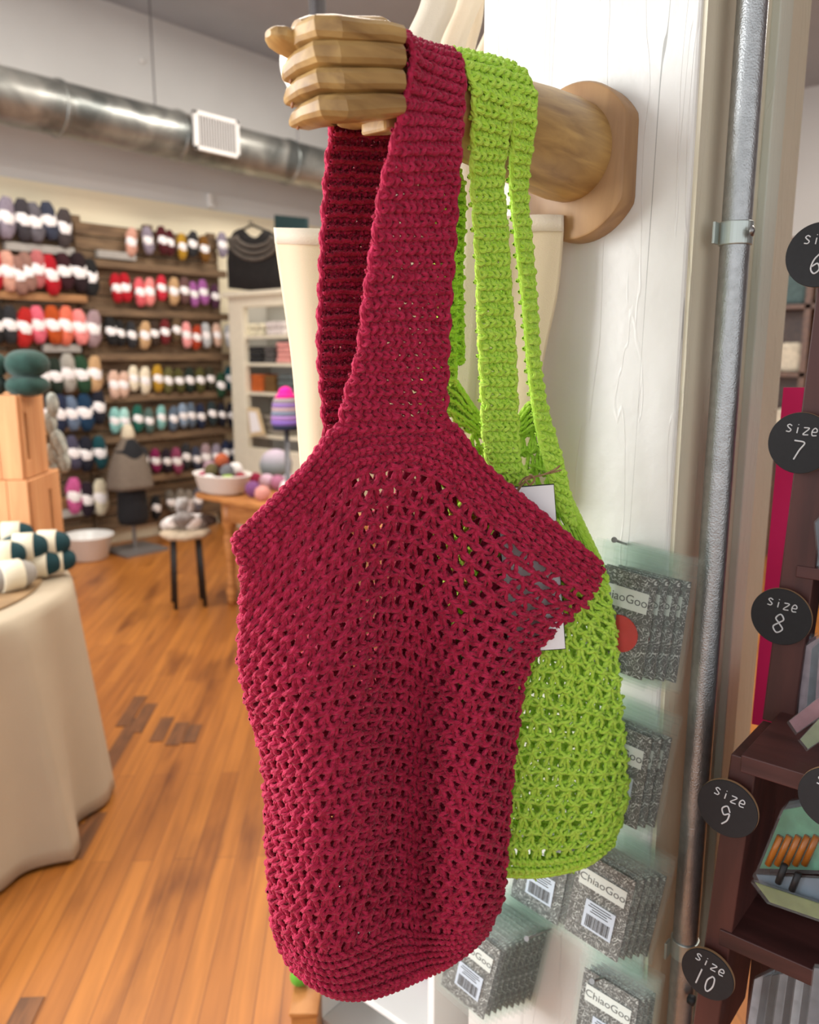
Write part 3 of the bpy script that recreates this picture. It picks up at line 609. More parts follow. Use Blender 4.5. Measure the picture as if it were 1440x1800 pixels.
def ball(loc, r, rgb, lab, grp, cat='yarn ball'):
    global ball0
    if ball0 is None: ball0 = ballm(1).build('yarn_ball', yc(rgb), smooth=True); o = ball0
    else: o = ball0.copy(); COL.objects.link(o)
    o.location = Vector([float(q) for q in loc]); o.scale = (r, r, r*.92); o.rotation_euler = (random.random()*3, random.random()*3, 0)
    o.material_slots[0].link = 'OBJECT'; o.material_slots[0].material = yc(rgb); tag(o, lab, cat, grp); return o
bcols = [('cream', (226, 206, 190)), ('terracotta', (178, 90, 66)), ('rose', (196, 100, 120)), ('white', (232, 226, 224)), ('lime', (160, 190, 70)), ('red', (170, 30, 50)), ('plum', (100, 50, 80)), ('dusty mauve', (180, 140, 160)), ('olive', (110, 100, 60)), ('grey', (120, 120, 124)), ('white', (236, 230, 226)), ('orange', (200, 100, 60))]
k = 0
for ly, n, rr in ((0, 6, .115), (1, 5, .085), (2, 1, 0)):
    for i in range(n):
        a = 2*PI*i/n+ly*.5; nm, rgb = bcols[k]
        ball(bc+np.array([.8*rr*math.cos(a), 1.1*rr*math.sin(a), .085+.055*ly]), .043, rgb, '%s yarn ball, %s in the %s layer of the white basket' % (nm, ORD[i], ('lower', 'upper', 'top')[ly]), 'yarn balls in the white basket'); k += 1
def tabpt(px, py, z): return pl(px, py, 2, z)
bl = tabpt(486, 846, ztab+.002); r_ = .105
O = ballm(r_, 10).build('ombre_yarn_cake', None, smooth=True)
mt, N_, L_, P_ = new_mat('ombre_yarn'); tc = N_.new('ShaderNodeTexCoord'); sp = N_.new('ShaderNodeSeparateXYZ'); L_.new(tc.outputs['Object'], sp.inputs[0])
r0 = N_.new('ShaderNodeValToRGB'); mr = N_.new('ShaderNodeMapRange'); mr.inputs['From Min'].default_value = -r_; mr.inputs['From Max'].default_value = r_
L_.new(sp.outputs['Z'], mr.inputs['Value']); L_.new(mr.outputs[0], r0.inputs['Fac']); e = r0.color_ramp.elements; e[0].color = (*s2l((70, 96, 96)), 1); e[1].color = (*s2l((190, 172, 186)), 1); e.new(.5).color = (*s2l((136, 146, 148)), 1)
L_.new(r0.outputs[0], P_.inputs['Base Color']); P_.inputs['Roughness'].default_value = .95; O.data.materials.append(mt)
O.location = Vector(bl+np.array([0, 0, r_])); tag(O, 'large round grey and lilac ombre yarn cake on the pine table', 'yarn cake')
for (px, py, rr, rgb, nm) in [(432, 868, .045, (214, 150, 120), 'peach'), (446, 874, .05, (140, 84, 140), 'purple'), (462, 880, .045, (232, 160, 150), 'light coral'), (470, 860, .05, (214, 180, 196), 'pale pink'), (490, 862, .05, (190, 120, 150), 'rose'),
                          (506, 872, .05, (236, 230, 226), 'white'), (420, 862, .04, (220, 180, 150), 'sand'), (450, 855, .045, (170, 30, 70), 'dark red'), (450, 851, .04, (130, 20, 50), 'wine'), (508, 856, .045, (200, 190, 200), 'silver')]:
    p = tabpt(px, py, ztab+.002); ball(p+np.array([0, 0, rr*.92]), rr, rgb, '%s yarn ball lying on the pine table in front of the ombre cake' % nm, 'yarn balls on the pine table')
# stool with soft toy hanks
sp_ = pl(333, 1062, 2, 0.0); sz = float(ath(333, 930, np.dot(sp_[:2], (math.cos(TH), math.sin(TH))))[2])
St = thing('stool', 'small stool with dark metal legs and a pale fluffy seat beside the pine table', 'stool', sp_)
MB().lathe([(.02, sz-.05), (.13, sz-.045), (.15, sz-.02), (.13, sz), (.02, sz+.008)], (sp_[0], sp_[1], 0), 28, wob=lambda a, t: 1+.05*math.sin(8*a)).build('seat', plain('fluffy_seat', (188, 170, 146), .95, noise=.2, bump=1, bscale=80), St, smooth=True)
for a in (.3, 1.9, 3.4, 5.0):
    MB().tube([(sp_[0]+.10*math.cos(a), sp_[1]+.10*math.sin(a), sz-.04), (sp_[0]+.12*math.cos(a), sp_[1]+.12*math.sin(a), 0)], .012, 8).build('leg', plain('black_steel', (34, 30, 28), .5, .3), St, smooth=True)
for k, (dx, dy, dz, nm, rgb) in enumerate([(-.05, .03, .05, 'white', (210, 204, 200)), (.06, -.02, .05, 'brown', (92, 72, 62)), (0, -.06, .05, 'grey', (150, 144, 140)), (.02, .02, .13, 'silver', (176, 172, 170))]):
    o = dup(proto, (sp_[0]+dx, sp_[1]+dy, sz+dz), '%s yarn skein piled on the fluffy stool seat' % nm, 'yarn skeins on the stool', (1.2+.5*k, .4*k, 1.1*k))
    for ch in o.children:
        if ch.name.startswith('yarn'): ch.material_slots[0].link = 'OBJECT'; ch.material_slots[0].material = yc(rgb)
# dress form
dp = pl(238, 968, 2, 0.0); dh = float(np.dot(dp[:2], (math.cos(TH), math.sin(TH))))
def dz(py): return float(ath(238, py, dh)[2])
Df = thing('dress_form', 'black dress form on a steel stand in front of the yarn wall', 'dress form', dp)
z1, z2 = dz(922), dz(765); sc = dh/FPX*1.05
MB().lathe([(.02, z1), (22*sc, z1+.01), (26*sc, z1+.06), (24*sc, z1+.22), (22*sc, z1+.34), (24*sc, z2-.25), (24*sc, z2-.12), (14*sc, z2-.05), (6*sc, z2), (.01, z2+.01)], (dp[0], dp[1], 0), 32).build('torso', plain('black_jersey', (16, 17, 22), .85), Df, smooth=True)
MB().tube([(dp[0], dp[1], .02), (dp[0], dp[1], z1+.02)], .015, 10).box((dp[0], dp[1], .012), (.36, .36, .02)).build('stand', plain('grey_stand', (130, 126, 124), .5, .5), Df)
Sh = MB().lathe([(40*sc, dz(857)), (39*sc, dz(850)), (36*sc, dz(830)), (30*sc, dz(808)), (22*sc, dz(788)), (12*sc, dz(772)), (9*sc, dz(765))], (dp[0], dp[1], 0), 40, wob=lambda a, t: 1+.05*math.sin(5*a+1)*(1-t), sy=.85).build('grey_shawl', plain('taupe_knit', (112, 100, 88), .95, noise=.12, scale=60, bump=.6, bscale=90), smooth=True)
tag(Sh, 'taupe knitted poncho draped over the black dress form', 'poncho')
Cw = MB().lathe([(10*sc, dz(772)), (11*sc, dz(765)), (9*sc, dz(755)), (7*sc, dz(748)), (.01, dz(746))], (dp[0], dp[1], 0), 24, wob=lambda a, t: 1+.05*math.sin(8*a)).build('cream_cowl', plain('cream_knit', (206, 194, 168), .95, bump=.7, bscale=90), smooth=True)
tag(Cw, 'small cream knitted cowl around the neck of the dress form', 'cowl')
# enamel basin at the wall
bp = pl(158, 982, 2, 0.0)
Bs = thing('enamel_basin', 'white enamel basin on the floor behind the clothed table', 'basin', bp)
MB().lathe([(.11, 0), (.13, .01), (.17, .17), (.185, .18), (.18, .188), (.165, .175), (.12, .02), (.02, .015)], bp, 32).build('bowl', plain('white_enamel', (226, 224, 220), .3), Bs, smooth=True)

# ================================================================== ROUND TABLE WITH CLOTH, CRATES
TCn = np.array([3.0*math.cos(math.radians(75)), 3.0*math.sin(math.radians(75))]); RT = .62; ZT = .75
def cloth_mesh():
    mb = MB(); n = 220; rows = []
    folds = lambda a: .6*(1-2*abs(math.sin(5.5*a+.3))**.7)+.35*math.sin(17*a+2.0)+.18*math.sin(4*a)
    for k, (z, r0, amp) in enumerate([(ZT+.004, .02, 0), (ZT+.004, RT*.6, 0), (ZT+.004, RT-.02, 0), (ZT-.004, RT, .0), (ZT-.03, RT+.008, .008)]+[(ZT-.03-(ZT-.045)*t, RT+.012+.07*t, .012+.05*t) for t in np.linspace(.05, 1, 16)]):
        ring = []
        for j in range(n):
            a = 2*PI*j/n; fz = 0
            if amp: fz = folds(a)
            r = r0+amp*fz; ring.append((TCn[0]+r*math.cos(a), TCn[1]+r*math.sin(a), z))
        rows.append(ring)
    V = [p for r_ in rows for p in r_]; f = [(i*n+j, i*n+(j+1) % n, (i+1)*n+(j+1) % n, (i+1)*n+j) for i in range(len(rows)-1) for j in range(n)]
    f.append(tuple(range(n))[::-1]); return mb.add(V, f)
RTb = thing('round_table', 'round display table hidden under the beige linen cloth', 'table', (TCn[0], TCn[1], 0))
MB().lathe([(RT-.03, ZT-.03), (RT-.03, ZT-.001)], (TCn[0], TCn[1], 0), 48).build('table_top', M_pine, RTb)
for a in (.8, 2.4, 4.0, 5.5): MB().tube([(TCn[0]+.4*math.cos(a), TCn[1]+.4*math.sin(a), 0), (TCn[0]+.4*math.cos(a), TCn[1]+.4*math.sin(a), ZT-.03)], .025, 10).build('leg', M_pine, RTb)
M_linen = plain('beige_linen', (184, 168, 144), .9, noise=.03, scale=6, bump=.4, bscale=400)
tag(cloth_mesh().build('tablecloth', M_linen, smooth=True, solid=.004), 'beige linen cloth hanging in folds over the round table', 'tablecloth')
tag(MB().lathe([(RT-.09, ZT+.008), (RT-.09, ZT+.014)], (TCn[0], TCn[1], 0), 64).build('table_mat', plain('brown_mat', (150, 120, 84), .8, noise=.2, scale=15)), 'round brown mat on the clothed table under the yarn', 'mat')
M_crate = wood('crate_pine', (206, 140, 90), (230, 172, 118), (30, 30, 2.2), .6, contrast=(.25, .7))
# crates stand on end: local x along their wide face
a_c = math.radians(-62)
def crate(cpos, w, d, h, label, slot, yaw):
    T = thing('wooden_crate', label, 'crate', cpos, 'stacked wooden crates'); T.rotation_euler = (0, 0, yaw)
    n = 4; bw = w/n; t = .014
    def wall(x0, x1, y, nm, slotpos=None, ax=0):
        m_ = MB(); L_ = x1-x0; k = max(2, int(round(L_/.075))); b = L_/k
        for i in range(k):
            cx = x0+b*(i+.5)
            if slotpos is not None and i == slotpos:
                for (zz, hz) in ((h*.5+.17/2+(h/2-.17/2)/2-.0, h/2-.085), (h*.5-.085-(h/2-.085)/2, h/2-.085)):
                    c_ = (cx, y, zz) if ax == 0 else (y, cx, zz); m_.box(c_, (b-.002, t, hz) if ax == 0 else (t, b-.002, hz))
                for sx in (-1, 1):
                    xx = cx+sx*(b/2-.011); c_ = (xx, y, h/2) if ax == 0 else (y, xx, h/2); m_.box(c_, (.02, t, .172) if ax == 0 else (t, .02, .172))
            else:
                c_ = (cx, y, h/2); m_.box(c_ if ax == 0 else (y, cx, h/2), (b-.002, t, h) if ax == 0 else (t, b-.002, h))
        m_.build(nm, M_crate, T, bevel=.002, local=True)
    wall(-w/2, w/2, -d/2, 'side_boards', slot[0]); wall(-w/2, w/2, d/2, 'side_boards')
    wall(-d/2+.01, d/2-.01, w/2, 'end_boards', slot[1], 1); wall(-d/2+.01, d/2-.01, -w/2, 'end_boards', None, 1)
    MB().box((0, 0, h-.007), (w-.03, d-.03, .012)).build('top_board', M_crate, T, local=True)
    MB().box((0, 0, .007), (w-.03, d-.03, .012)).build('base_board', M_crate, T, local=True)
    return T
zb = ZT+.015
def on_table(px, py, z): return pl(px, py, 2, z)
# lower crate: front corner edge between its two visible faces
fc = on_table(61, 985, zb); yaw = math.radians(40-90+4)
hL = float(ath(62, 845, np.dot(fc[:2], (math.cos(TH), math.sin(TH))))[2])-zb
ex = np.array([math.cos(yaw), math.sin(yaw)]); ey = np.array([-ex[1], ex[0]])
wL, dL = .50, .31
fr = on_table(61, 985, zb)
cL = fr[:2]-ex*wL/2+ey*dL/2
crate((cL[0], cL[1], zb), wL, dL, hL, 'lower wooden crate with hand slot standing on the round table', (None, 2), yaw)
zU = zb+hL+.001
fr2 = ath(43, 848, np.dot(fr[:2], (math.cos(TH), math.sin(TH)))+.02)
hU = float(ath(43, 695, np.dot(fr2[:2], (math.cos(TH), math.sin(TH))))[2])-zU
wU = .45; cU = fr2[:2]-ex*wU/2+ey*.12
crate((cU[0], cU[1], zU), wU, .24, hU, 'upper wooden crate with hand slot under the dark green balls', (None, 0), yaw)
# fluffy dark green balls on the crates
M_gr = plain('dark_green_mohair', (34, 66, 58), .95, noise=.25, scale=30, bump=.7, bscale=120, sheen=.15)
hU_ = float(np.dot(fr2[:2], (math.cos(TH), math.sin(TH))))+.08
zt2 = zU+hU
def blob(px, py, rx, rz, nm, lab, mat, h, cat='yarn skein', grp=None, tw=.03):
    c = ath(px, py, h); s = h/FPX*.98
    prof = [(max(.003, rx*s*math.sin(t)**.8), -rz*s*math.cos(t)) for t in np.linspace(.04, PI-.04, 18)]
    o = MB().lathe(prof, (0, 0, 0), 32, wob=lambda a, t: 1+tw*math.sin(5*a+7*t)).build(nm, mat, smooth=True); o.location = Vector(c); tag(o, lab, cat, grp); return o
g_ = 'dark green skeins on the upper crate'
blob(48, 678, 37, 19, 'green_skein', 'dark green mohair skein lying on the crate, lower of the stacked pair', M_gr, hU_, grp=g_)
blob(47, 640, 37, 25, 'green_skein', 'dark green mohair skein on top of the lower one on the crate', M_gr, hU_+.01, grp=g_)
blob(-12, 676, 22, 20, 'green_skein', 'dark grey green skein at the photo edge on the crate, lower one', plain('grey_green_wool', (62, 76, 72), .95, noise=.3, scale=30, bump=.7, bscale=120), hU_, grp=g_)
blob(-10, 642, 22, 22, 'green_skein', 'dark green mohair skein cut by the left photo edge on the crate', M_gr, hU_, grp=g_)
# pale grey hanks between crate and rack
M_hank = plain('grey_white_hank', (170, 172, 162), .95, noise=.4, scale=40, bump=.8, bscale=90)
hb = hU_+.28
hk = [(92, 712, 10, 22), (88, 745, 11, 22), (100, 775, 12, 20), (92, 800, 12, 22), (112, 812, 11, 20), (96, 826, 12, 16), (108, 790, 10, 18)]
for k, (x, y, a, b) in enumerate(hk):
    blob(x, y, a, b, 'grey_hank', 'mottled grey and white yarn hank, %s from top, tumbling down behind the crates' % ORD[k], M_hank, hb, grp='grey hanks behind the crates', tw=.12)
# teal balls with cream bands lying in front of the crates
M_teal = plain('dark_teal_wool', (18, 58, 64), .9, noise=.2, scale=60, bump=.6, bscale=200)
M_cream = plain('cream_paper_band', (232, 222, 196), .7)
def lying(px, py, r, yawd, lab, tilt=0, col=None):
    p = pl(px, py, 2, zb+.045 + tilt); T = thing('banded_ball', lab, 'yarn ball', p, 'teal yarn balls on the round table'); T.rotation_euler = (0, 0, math.radians(yawd))
    Mx = Matrix.Rotation(PI/2, 3, 'Y')
    prof = [(max(.002, .044*math.sin(t)**.7), -.072*math.cos(t)) for t in np.linspace(.03, PI-.03, 20)]
    MB().lathe([(q*r, w*r) for q, w in prof], n=28, M=Mx).build('yarn', col or M_teal, T, smooth=True, local=True)
    MB().lathe([(.043*r, -.03*r), (.0455*r, -.028*r), (.0455*r, .028*r), (.043*r, .03*r)], n=28, M=Mx).build('band', M_cream, T, smooth=True, local=True)
pos = [(20, 940, 1.0, 150, 'upper row, leftmost, nearly cut by the photo edge', .075), (42, 962, 1.05, 150, 'upper row, second from the left', .06), (84, 955, 1.0, 145, 'upper row, rightmost, against the lower crate', .06),
       (4, 975, 1.0, 150, 'second row at the left photo edge', .05), (66, 990, 1.05, 148, 'front row, middle, with its round end toward us', .0), (96, 985, .95, 150, 'front row, rightmost at the mat edge', .0)]
for (x, y, r, yw, lab, tl) in pos: lying(x, y, r, yw, 'dark teal yarn ball with cream band, '+lab, tl)
lying(18, 1012, 1.1, 175, 'pale grey yarn ball with wide cream band in front of the teal balls', 0, plain('pale_grey_wool', (160, 154, 146), .9, bump=.5))
lying(24, 1045, 1.0, 175, 'x', 0) if False else None

# ================================================================== WOODEN ARM HOOK
M_arm = wood('carved_mango_wood', (140, 104, 58), (200, 162, 98), (9, 60, 60), .42, .12, (.3, .7), .05, rot=(0, 0, 0))
M_arm2 = wood('carved_plate_wood', (136, 98, 60), (184, 144, 96), (20, 26, 5), .45, .15, (.25, .75))
P0 = at(1010, 270, .976)
AX = np.array([-1.0, 0, 0]); SV = np.array([0, -1.0, 0]); ZZ = np.array([0, 0, 1.0])
def ax_at(px):                          # point of the arm axis seen at pixel column px
    t = 0; best = None
    for t in np.linspace(-.03, .45, 1921):
        q = P0+AX*t; d = q-CAM; x = 720+FPX*np.dot(d, R)/np.dot(d, F)
        if best is None or abs(x-px) < best[0]: best = (abs(x-px), q)
    return best[1]
Arm = thing('wooden_arm_hook', 'carved wooden forearm and fist wall hook mounted on the white column', 'wall hook', (XF, P0[1], P0[2]))
# mounting plate (rounded, flattened sides) on the column
mb = MB(); prof = []
n = 64; ring = []
for j in range(n):
    a = 2*PI*j/n; y = .078*math.cos(a); z = .089*math.sin(a); y = max(-.066, min(.066, y)); ring.append((y, z))
V = []; lay = [(XF-.0005, 1), (XF-.027, 1), (XF-.031, .975), (XF-.032, .95)]
for x, s_ in lay: V += [(x, P0[1]-.004+y*s_, P0[2]-.012+z*s_) for y, z in ring]
f = [(i*n+j, i*n+(j+1) % n, (i+1)*n+(j+1) % n, (i+1)*n+j) for i in range(3) for j in range(n)]+[tuple(3*n+j for j in range(n)), tuple(range(n))[::-1]]
mb.add(V, f).build('mounting_plate', M_arm2, Arm, smooth=True, auto=35)
# forearm + palm sweep; (px along axis, half width side, half height, squareness)
sweep = [(1048, .020, .022, 2), (1042, .038, .040, 2), (1030, .048, .051, 2), (1010, .0535, .056, 2), (985, .0545, .057, 2), (940, .052, .054, 2), (880, .047, .048, 2), (820, .042, .043, 2), (780, .0365, .038, 2),
         (740, .0315, .0325, 2), (700, .029, .031, 2.2), (675, .029, .032, 2.4), (662, .029, .036, 2.6), (653, .034, .040, 2.8), (645, .0375, .0415, 3.2), (634, .0385, .0415, 3.4), (626, .034, .0405, 3.4), (610, .024, .039, 3.4), (580, .020, .035, 3.2), (550, .016, .031, 3), (535, .010, .026, 2.6)]
V = []; n = 40
for px, a, b, e in sweep:
    c = ax_at(px)
    if px < 620: c = c - SV*.008*min(1, (620-px)/60)
    for j in range(n):
        t = 2*PI*j/n; cs, sn = math.cos(t), math.sin(t)
        V.append(c+SV*a*math.copysign(abs(cs)**(2/e), cs)+ZZ*b*math.copysign(abs(sn)**(2/e), sn))
K = len(sweep)
f = [(i*n+j, i*n+(j+1) % n, (i+1)*n+(j+1) % n, (i+1)*n+j) for i in range(K-1) for j in range(n)]+[tuple(range(n))[::-1], tuple((K-1)*n+j for j in range(n))]
hand = MB().add(V, f)
def hx_(px): return 1.039*940/(1950-px)
def finger(pts, mbb, n=14, exp=3.0, rot=.0):
    # pts: (px, py, h, half height px, half depth m)
    C_ = np.array([ath(x, y, h) for x, y, h, _, _ in pts]); hs = [hp_*h/1.06/FPX for _, _, h, hp_, _ in pts]; ds = [q[4] for q in pts]
    T = np.gradient(C_, axis=0); T /= np.linalg.norm(T, axis=1)[:, None]; V = []
    for i in range(len(pts)):
        side = np.cross(T[i], ZZ); side /= np.linalg.norm(side); upv = np.cross(side, T[i])
        for j in range(n):
            t = 2*PI*(j+.5)/n; cs, sn = math.cos(t), math.sin(t)
            V.append(C_[i]+side*ds[i]*math.copysign(abs(cs)**(2/exp), cs)+upv*hs[i]*math.copysign(abs(sn)**(2/exp), sn))
    K = len(pts); f = [(i*n+j, i*n+(j+1) % n, (i+1)*n+(j+1) % n, (i+1)*n+j) for i in range(K-1) for j in range(n)]+[tuple(range(n))[::-1], tuple((K-1)*n+j for j in range(n))]
    mbb.add(V, f)
FG = [[(692, 68, 18), (660, 63, 20), (620, 60, 21.5), (577, 55, 23), (570, 56, 22.5), (543, 65, 20), (526, 76, 17), (518, 82, 12)],
      [(692, 104, 21), (660, 103, 22.5), (620, 100, 23), (575, 99, 23.5), (568, 101, 23.5), (538, 114, 20), (517, 129, 17), (509, 137, 10)],
      [(692, 147, 20), (660, 146, 22), (620, 145, 22), (580, 145, 22.5), (573, 147, 22), (543, 158, 19), (522, 171, 15), (512, 179, 9)],
      [(692, 188, 18), (660, 189, 21), (620, 190, 22.5), (585, 192, 23), (577, 194, 22.5), (550, 203, 18), (531, 213, 14), (521, 218, 8)]]
hof = [.729, .716, .699, .678, .677, .684, .693, .700]
for fg in FG:
    pts = [(x, y, hof[i]+.006, hh_, [.016, .018, .017, .016, .016, .014, .011, .007][i]) for i, (x, y, hh_) in enumerate(fg)]
    finger(pts, hand)
finger([(600, 95, .735, 20, .018), (560, 92, .722, 19, .017), (530, 86, .706, 17, .015), (505, 74, .696, 17, .014), (488, 65, .690, 15, .013), (477, 60, .686, 11, .009), (471, 59, .684, 5, .004)], hand)
# heel of the palm below
MB().bar(ath(704, 214, .766), ath(656, 215, .744), ZZ*.018, SV*.030).build('palm_heel', M_arm, Arm, bevel=.003)
ho = hand.build('hand_and_forearm', M_arm, Arm, smooth=True, auto=24)
M_nail = plain('carved_nail_edge', (150, 96, 54), .5)
for k, (x, y, r_) in enumerate([(511, 141, 6), (514, 183, 6), (524, 221, 5)]):
    c = ath(x, y, .694); MB().lathe([(.0002, -.001), (.0028, -.001), (.0032, .0004), (.0002, .0012)], c, 14, Matrix.Rotation(math.radians(60), 3, 'Z') @ Matrix.Rotation(PI/2, 3, 'X')).build('finger_nail', M_nail, Arm, smooth=True)

# ================================================================== MAROON BAG
M_mar = yarn_mat('maroon_cotton_yarn', (160, 18, 53), (203, 42, 84))
Bag = thing('maroon_crochet_bag', 'maroon crocheted market bag with open mesh body hanging from the wooden arm', 'bag', ath(700, 745, .80), None)
RADM = .0023
BROWS = [[(410, 950), (470, 892), (535, 825), (598, 752), (690, 745), (783, 745), (850, 820), (950, 905), (1057, 995)],
 [(428, 1008), (485, 955), (550, 893), (615, 833), (690, 815), (765, 832), (845, 900), (940, 975), (1036, 1045)],
 [(428, 1080), (490, 1040), (555, 990), (620, 945), (690, 930), (760, 950), (830, 1010), (905, 1060), (985, 1095)],
 [(426, 1160), (485, 1135), (550, 1110), (620, 1085), (690, 1075), (750, 1095), (810, 1125), (870, 1150), (928, 1165)],
 [(442, 1240), (497, 1232), (557, 1220), (622, 1205), (690, 1200), (745, 1215), (800, 1235), (855, 1250), (908, 1262)],
 [(466, 1330), (515, 1335), (570, 1330), (630, 1315), (690, 1310), (740, 1325), (790, 1340), (845, 1360), (896, 1375)],
 [(473, 1430), (520, 1440), (575, 1435), (635, 1420), (690, 1415), (738, 1430), (788, 1445), (840, 1465), (888, 1480)],
 [(477, 1540), (525, 1555), (580, 1555), (635, 1540), (690, 1530), (735, 1540), (785, 1555), (835, 1570), (880, 1572)],
 [(488, 1640), (535, 1665), (585, 1675), (640, 1655), (690, 1635), (740, 1638), (785, 1640), (825, 1635), (866, 1610)],
 [(520, 1702), (553, 1733), (597, 1752), (648, 1752), (700, 1736), (745, 1716), (785, 1698), (820, 1672), (850, 1640)]]
def base_h(x): return .80+(x-690)*.00028
def front_h(x, y, u, v):
    amp = min(1, max(0, (v-.12)/.35)); lo = 1-max(0, (v-.8)/.2)*.6
    fold = (.074*math.exp(-((u-.57)/.11)**2) - .030*math.exp(-((u-.24)/.15)**2) - .026*math.exp(-((u-.84)/.10)**2))*amp*lo
    edge = .030*(abs(2*u-1)**6)*(.25+.75*amp)
    fold2 = .010*math.exp(-((u-.70)/.06)**2)*min(1, max(0, 1-v*1.6))
    return base_h(x)+fold+edge+fold2
PF = table(BROWS, front_h); SF = Surf(PF, sign=1)
if np.dot(SF.N[80, 60], F) > 0: SF.N *= -1
def back_h(x, y, u, v): return base_h(x)+.030*(abs(2*u-1)**6)+.012+.088*(1-abs(2*u-1)**2.5)*min(1, .45+v)*(1-max(0, (v-.85)/.15)*.8)
PB = table(BROWS, back_h); SB = Surf(PB, sign=1)
if np.dot(SB.N[80, 60], F) < 0: SB.N *= -1
vr = SF.vr
Y = Yarn(); dense_rows(Y, SF, -.003, vr[1], 5, 52, RADM, jit=.06)
nm_ = 31
mesh_rows(Y, SF, vr[1], vr[8], nm_, 20, RADM*1.10, jit=.055)
dense_rows(Y, SF, vr[8], 1.0, 6, 36, RADM, jit=.06)
edge_line(Y, SF, 0.0, .0, .98, 42, RADM*1.3, .006); edge_line(Y, SF, 1.0, .0, .98, 42, RADM*1.3, .006)
Y.line(SF, np.linspace(0, 1, 300), np.full(300, -.004)+.002*np.sin(np.arange(300)*.9), np.full(300, .6), RADM*1.3)
Y.line(SF, np.linspace(0, 1, 300), np.full(300, 1.0)+.002*np.sin(np.arange(300)*.9), np.full(300, .0), RADM*1.4)
Y.build('front_panel', M_mar, Bag)
Y = Yarn(8); v2 = SB.vr; dense_rows(Y, SB, 0, v2[1], 6, 50, RADM)
mesh_rows(Y, SB, v2[1], v2[8], 31, 24, RADM*1.3); dense_rows(Y, SB, v2[8], 1.0, 6, 36, RADM)
Y.build('back_panel', M_mar, Bag)
# strap: up the front, over the arm, down the back
def arm_r(px): return float(np.interp(px, [600, 640, 660, 680, 700, 740, 780, 820, 880], [.046, .046, .037, .031, .031, .033, .038, .043, .048]))
def wrap(pxl, pxr, phi, lift=.0045):
    out = []
    for t in np.linspace(0, 1, 5):
        px = pxl+(pxr-pxl)*t; r_ = arm_r(px)+lift; a = math.radians(phi); out.append(ax_at(px)+SV*r_*math.cos(a)+ZZ*r_*math.sin(a))
    return out
PS = []
for l, r, ha, hb_ in [((598, 756), (784, 754), .775, .825), ((607, 700), (781, 700), .768, .822), ((630, 620), (783, 620), .760, .818), ((642, 520), (788, 520), .752, .812), ((657, 420), (795, 420), .744, .806), ((670, 330), (800, 330), .736, .799), ((689, 255), (805, 255), .730, .792)]:
    PS.append([ath(l[0]+(r[0]-l[0])*t, l[1]+(r[1]-l[1])*t, ha+(hb_-ha)*t-.004*math.sin(PI*t)) for t in np.linspace(0, 1, 5)])
for a_, l, r in [(0, 650, 752), (30, 656, 758), (58, 668, 768), (84, 684, 784), (110, 684, 784), (140, 672, 772), (175, 660, 760)]: PS.append(wrap(l, r, a_))
for l, r, ha, hb_ in [((585, 240), (695, 245), .784, .845), ((576, 320), (688, 325), .786, .845), ((570, 420), (684, 420), .788, .844), ((566, 520), (680, 520), .79, .842), ((564, 620), (676, 620), .793, .84), ((570, 700), (676, 700), .798, .838), ((575, 780), (690, 780), .80, .836)]:
    PS.append([ath(l[0]+(r[0]-l[0])*t, l[1]+(r[1]-l[1])*t, ha+(hb_-ha)*t+.004*math.sin(PI*t)) for t in np.linspace(0, 1, 5)])
PS = np.array(PS)
SS = Surf(PS, nr=240, nc=40)
if np.dot(SS.N[30, 20], F) > 0: SS.N *= -1
nrow = int(SS.len/.0118)
Y = Yarn(); dense_rows(Y, SS, 0, 1, nrow, 11, RADM, jit=.06)
edge_line(Y, SS, 0.0, 0, 1, nrow//2, RADM*1.4, .02); edge_line(Y, SS, 1.0, 0, 1, nrow//2, RADM*1.4, .02)
Y.build('strap', M_mar, Bag)

# ================================================================== GREEN BAG
M_grn = yarn_mat('lime_cotton_yarn', (184, 230, 70), (206, 244, 98))
GB = thing('lime_crochet_bag', 'lime green crocheted mesh market bag hanging behind the maroon one', 'bag', ath(950, 850, .93))
GR = [[(742, 905), (800, 868), (862, 815), (908, 812), (945, 872), (1000, 945), (1062, 1006)],
 [(742, 970), (810, 950), (870, 915), (915, 915), (960, 948), (1015, 1010), (1070, 1060)],
 [(745, 1085), (820, 1070), (880, 1058), (930, 1060), (980, 1075), (1030, 1100), (1079, 1130)],
 [(750, 1205), (830, 1200), (885, 1198), (940, 1202), (995, 1212), (1043, 1225), (1088, 1240)],
 [(760, 1325), (840, 1328), (890, 1332), (945, 1338), (1000, 1342), (1050, 1345), (1097, 1345)],
 [(765, 1430), (845, 1438), (900, 1442), (950, 1446), (1005, 1446), (1058, 1436), (1097, 1415)],
 [(775, 1525), (850, 1535), (905, 1539), (950, 1539), (1000, 1530), (1040, 1515), (1072, 1488)]]
def gh(x, y, u, v): return .925+(x-900)*.00008+.02*abs(2*u-1)**5-.008*math.sin(PI*v)
PG = table(GR, gh); SG = Surf(PG)
if np.dot(SG.N[80, 60], F) > 0: SG.N *= -1
GR2 = [[(742, 640), (792, 660), (850, 735), (905, 738), (940, 712), (975, 815), (1062, 1000)],
 [(742, 760), (800, 780), (860, 800), (915, 800), (955, 800), (1000, 900), (1068, 1060)]]+GR[2:]
def gh2(x, y, u, v): return .925+(x-900)*.00008+.02*abs(2*u-1)**5+.006+.034*(1-abs(2*u-1)**3)*(1-max(0, (v-.85)/.15)*.8)
PG2 = table(GR2, gh2); SG2 = Surf(PG2)
if np.dot(SG2.N[80, 60], F) < 0: SG2.N *= -1
RG = .0024; vr = SG.vr
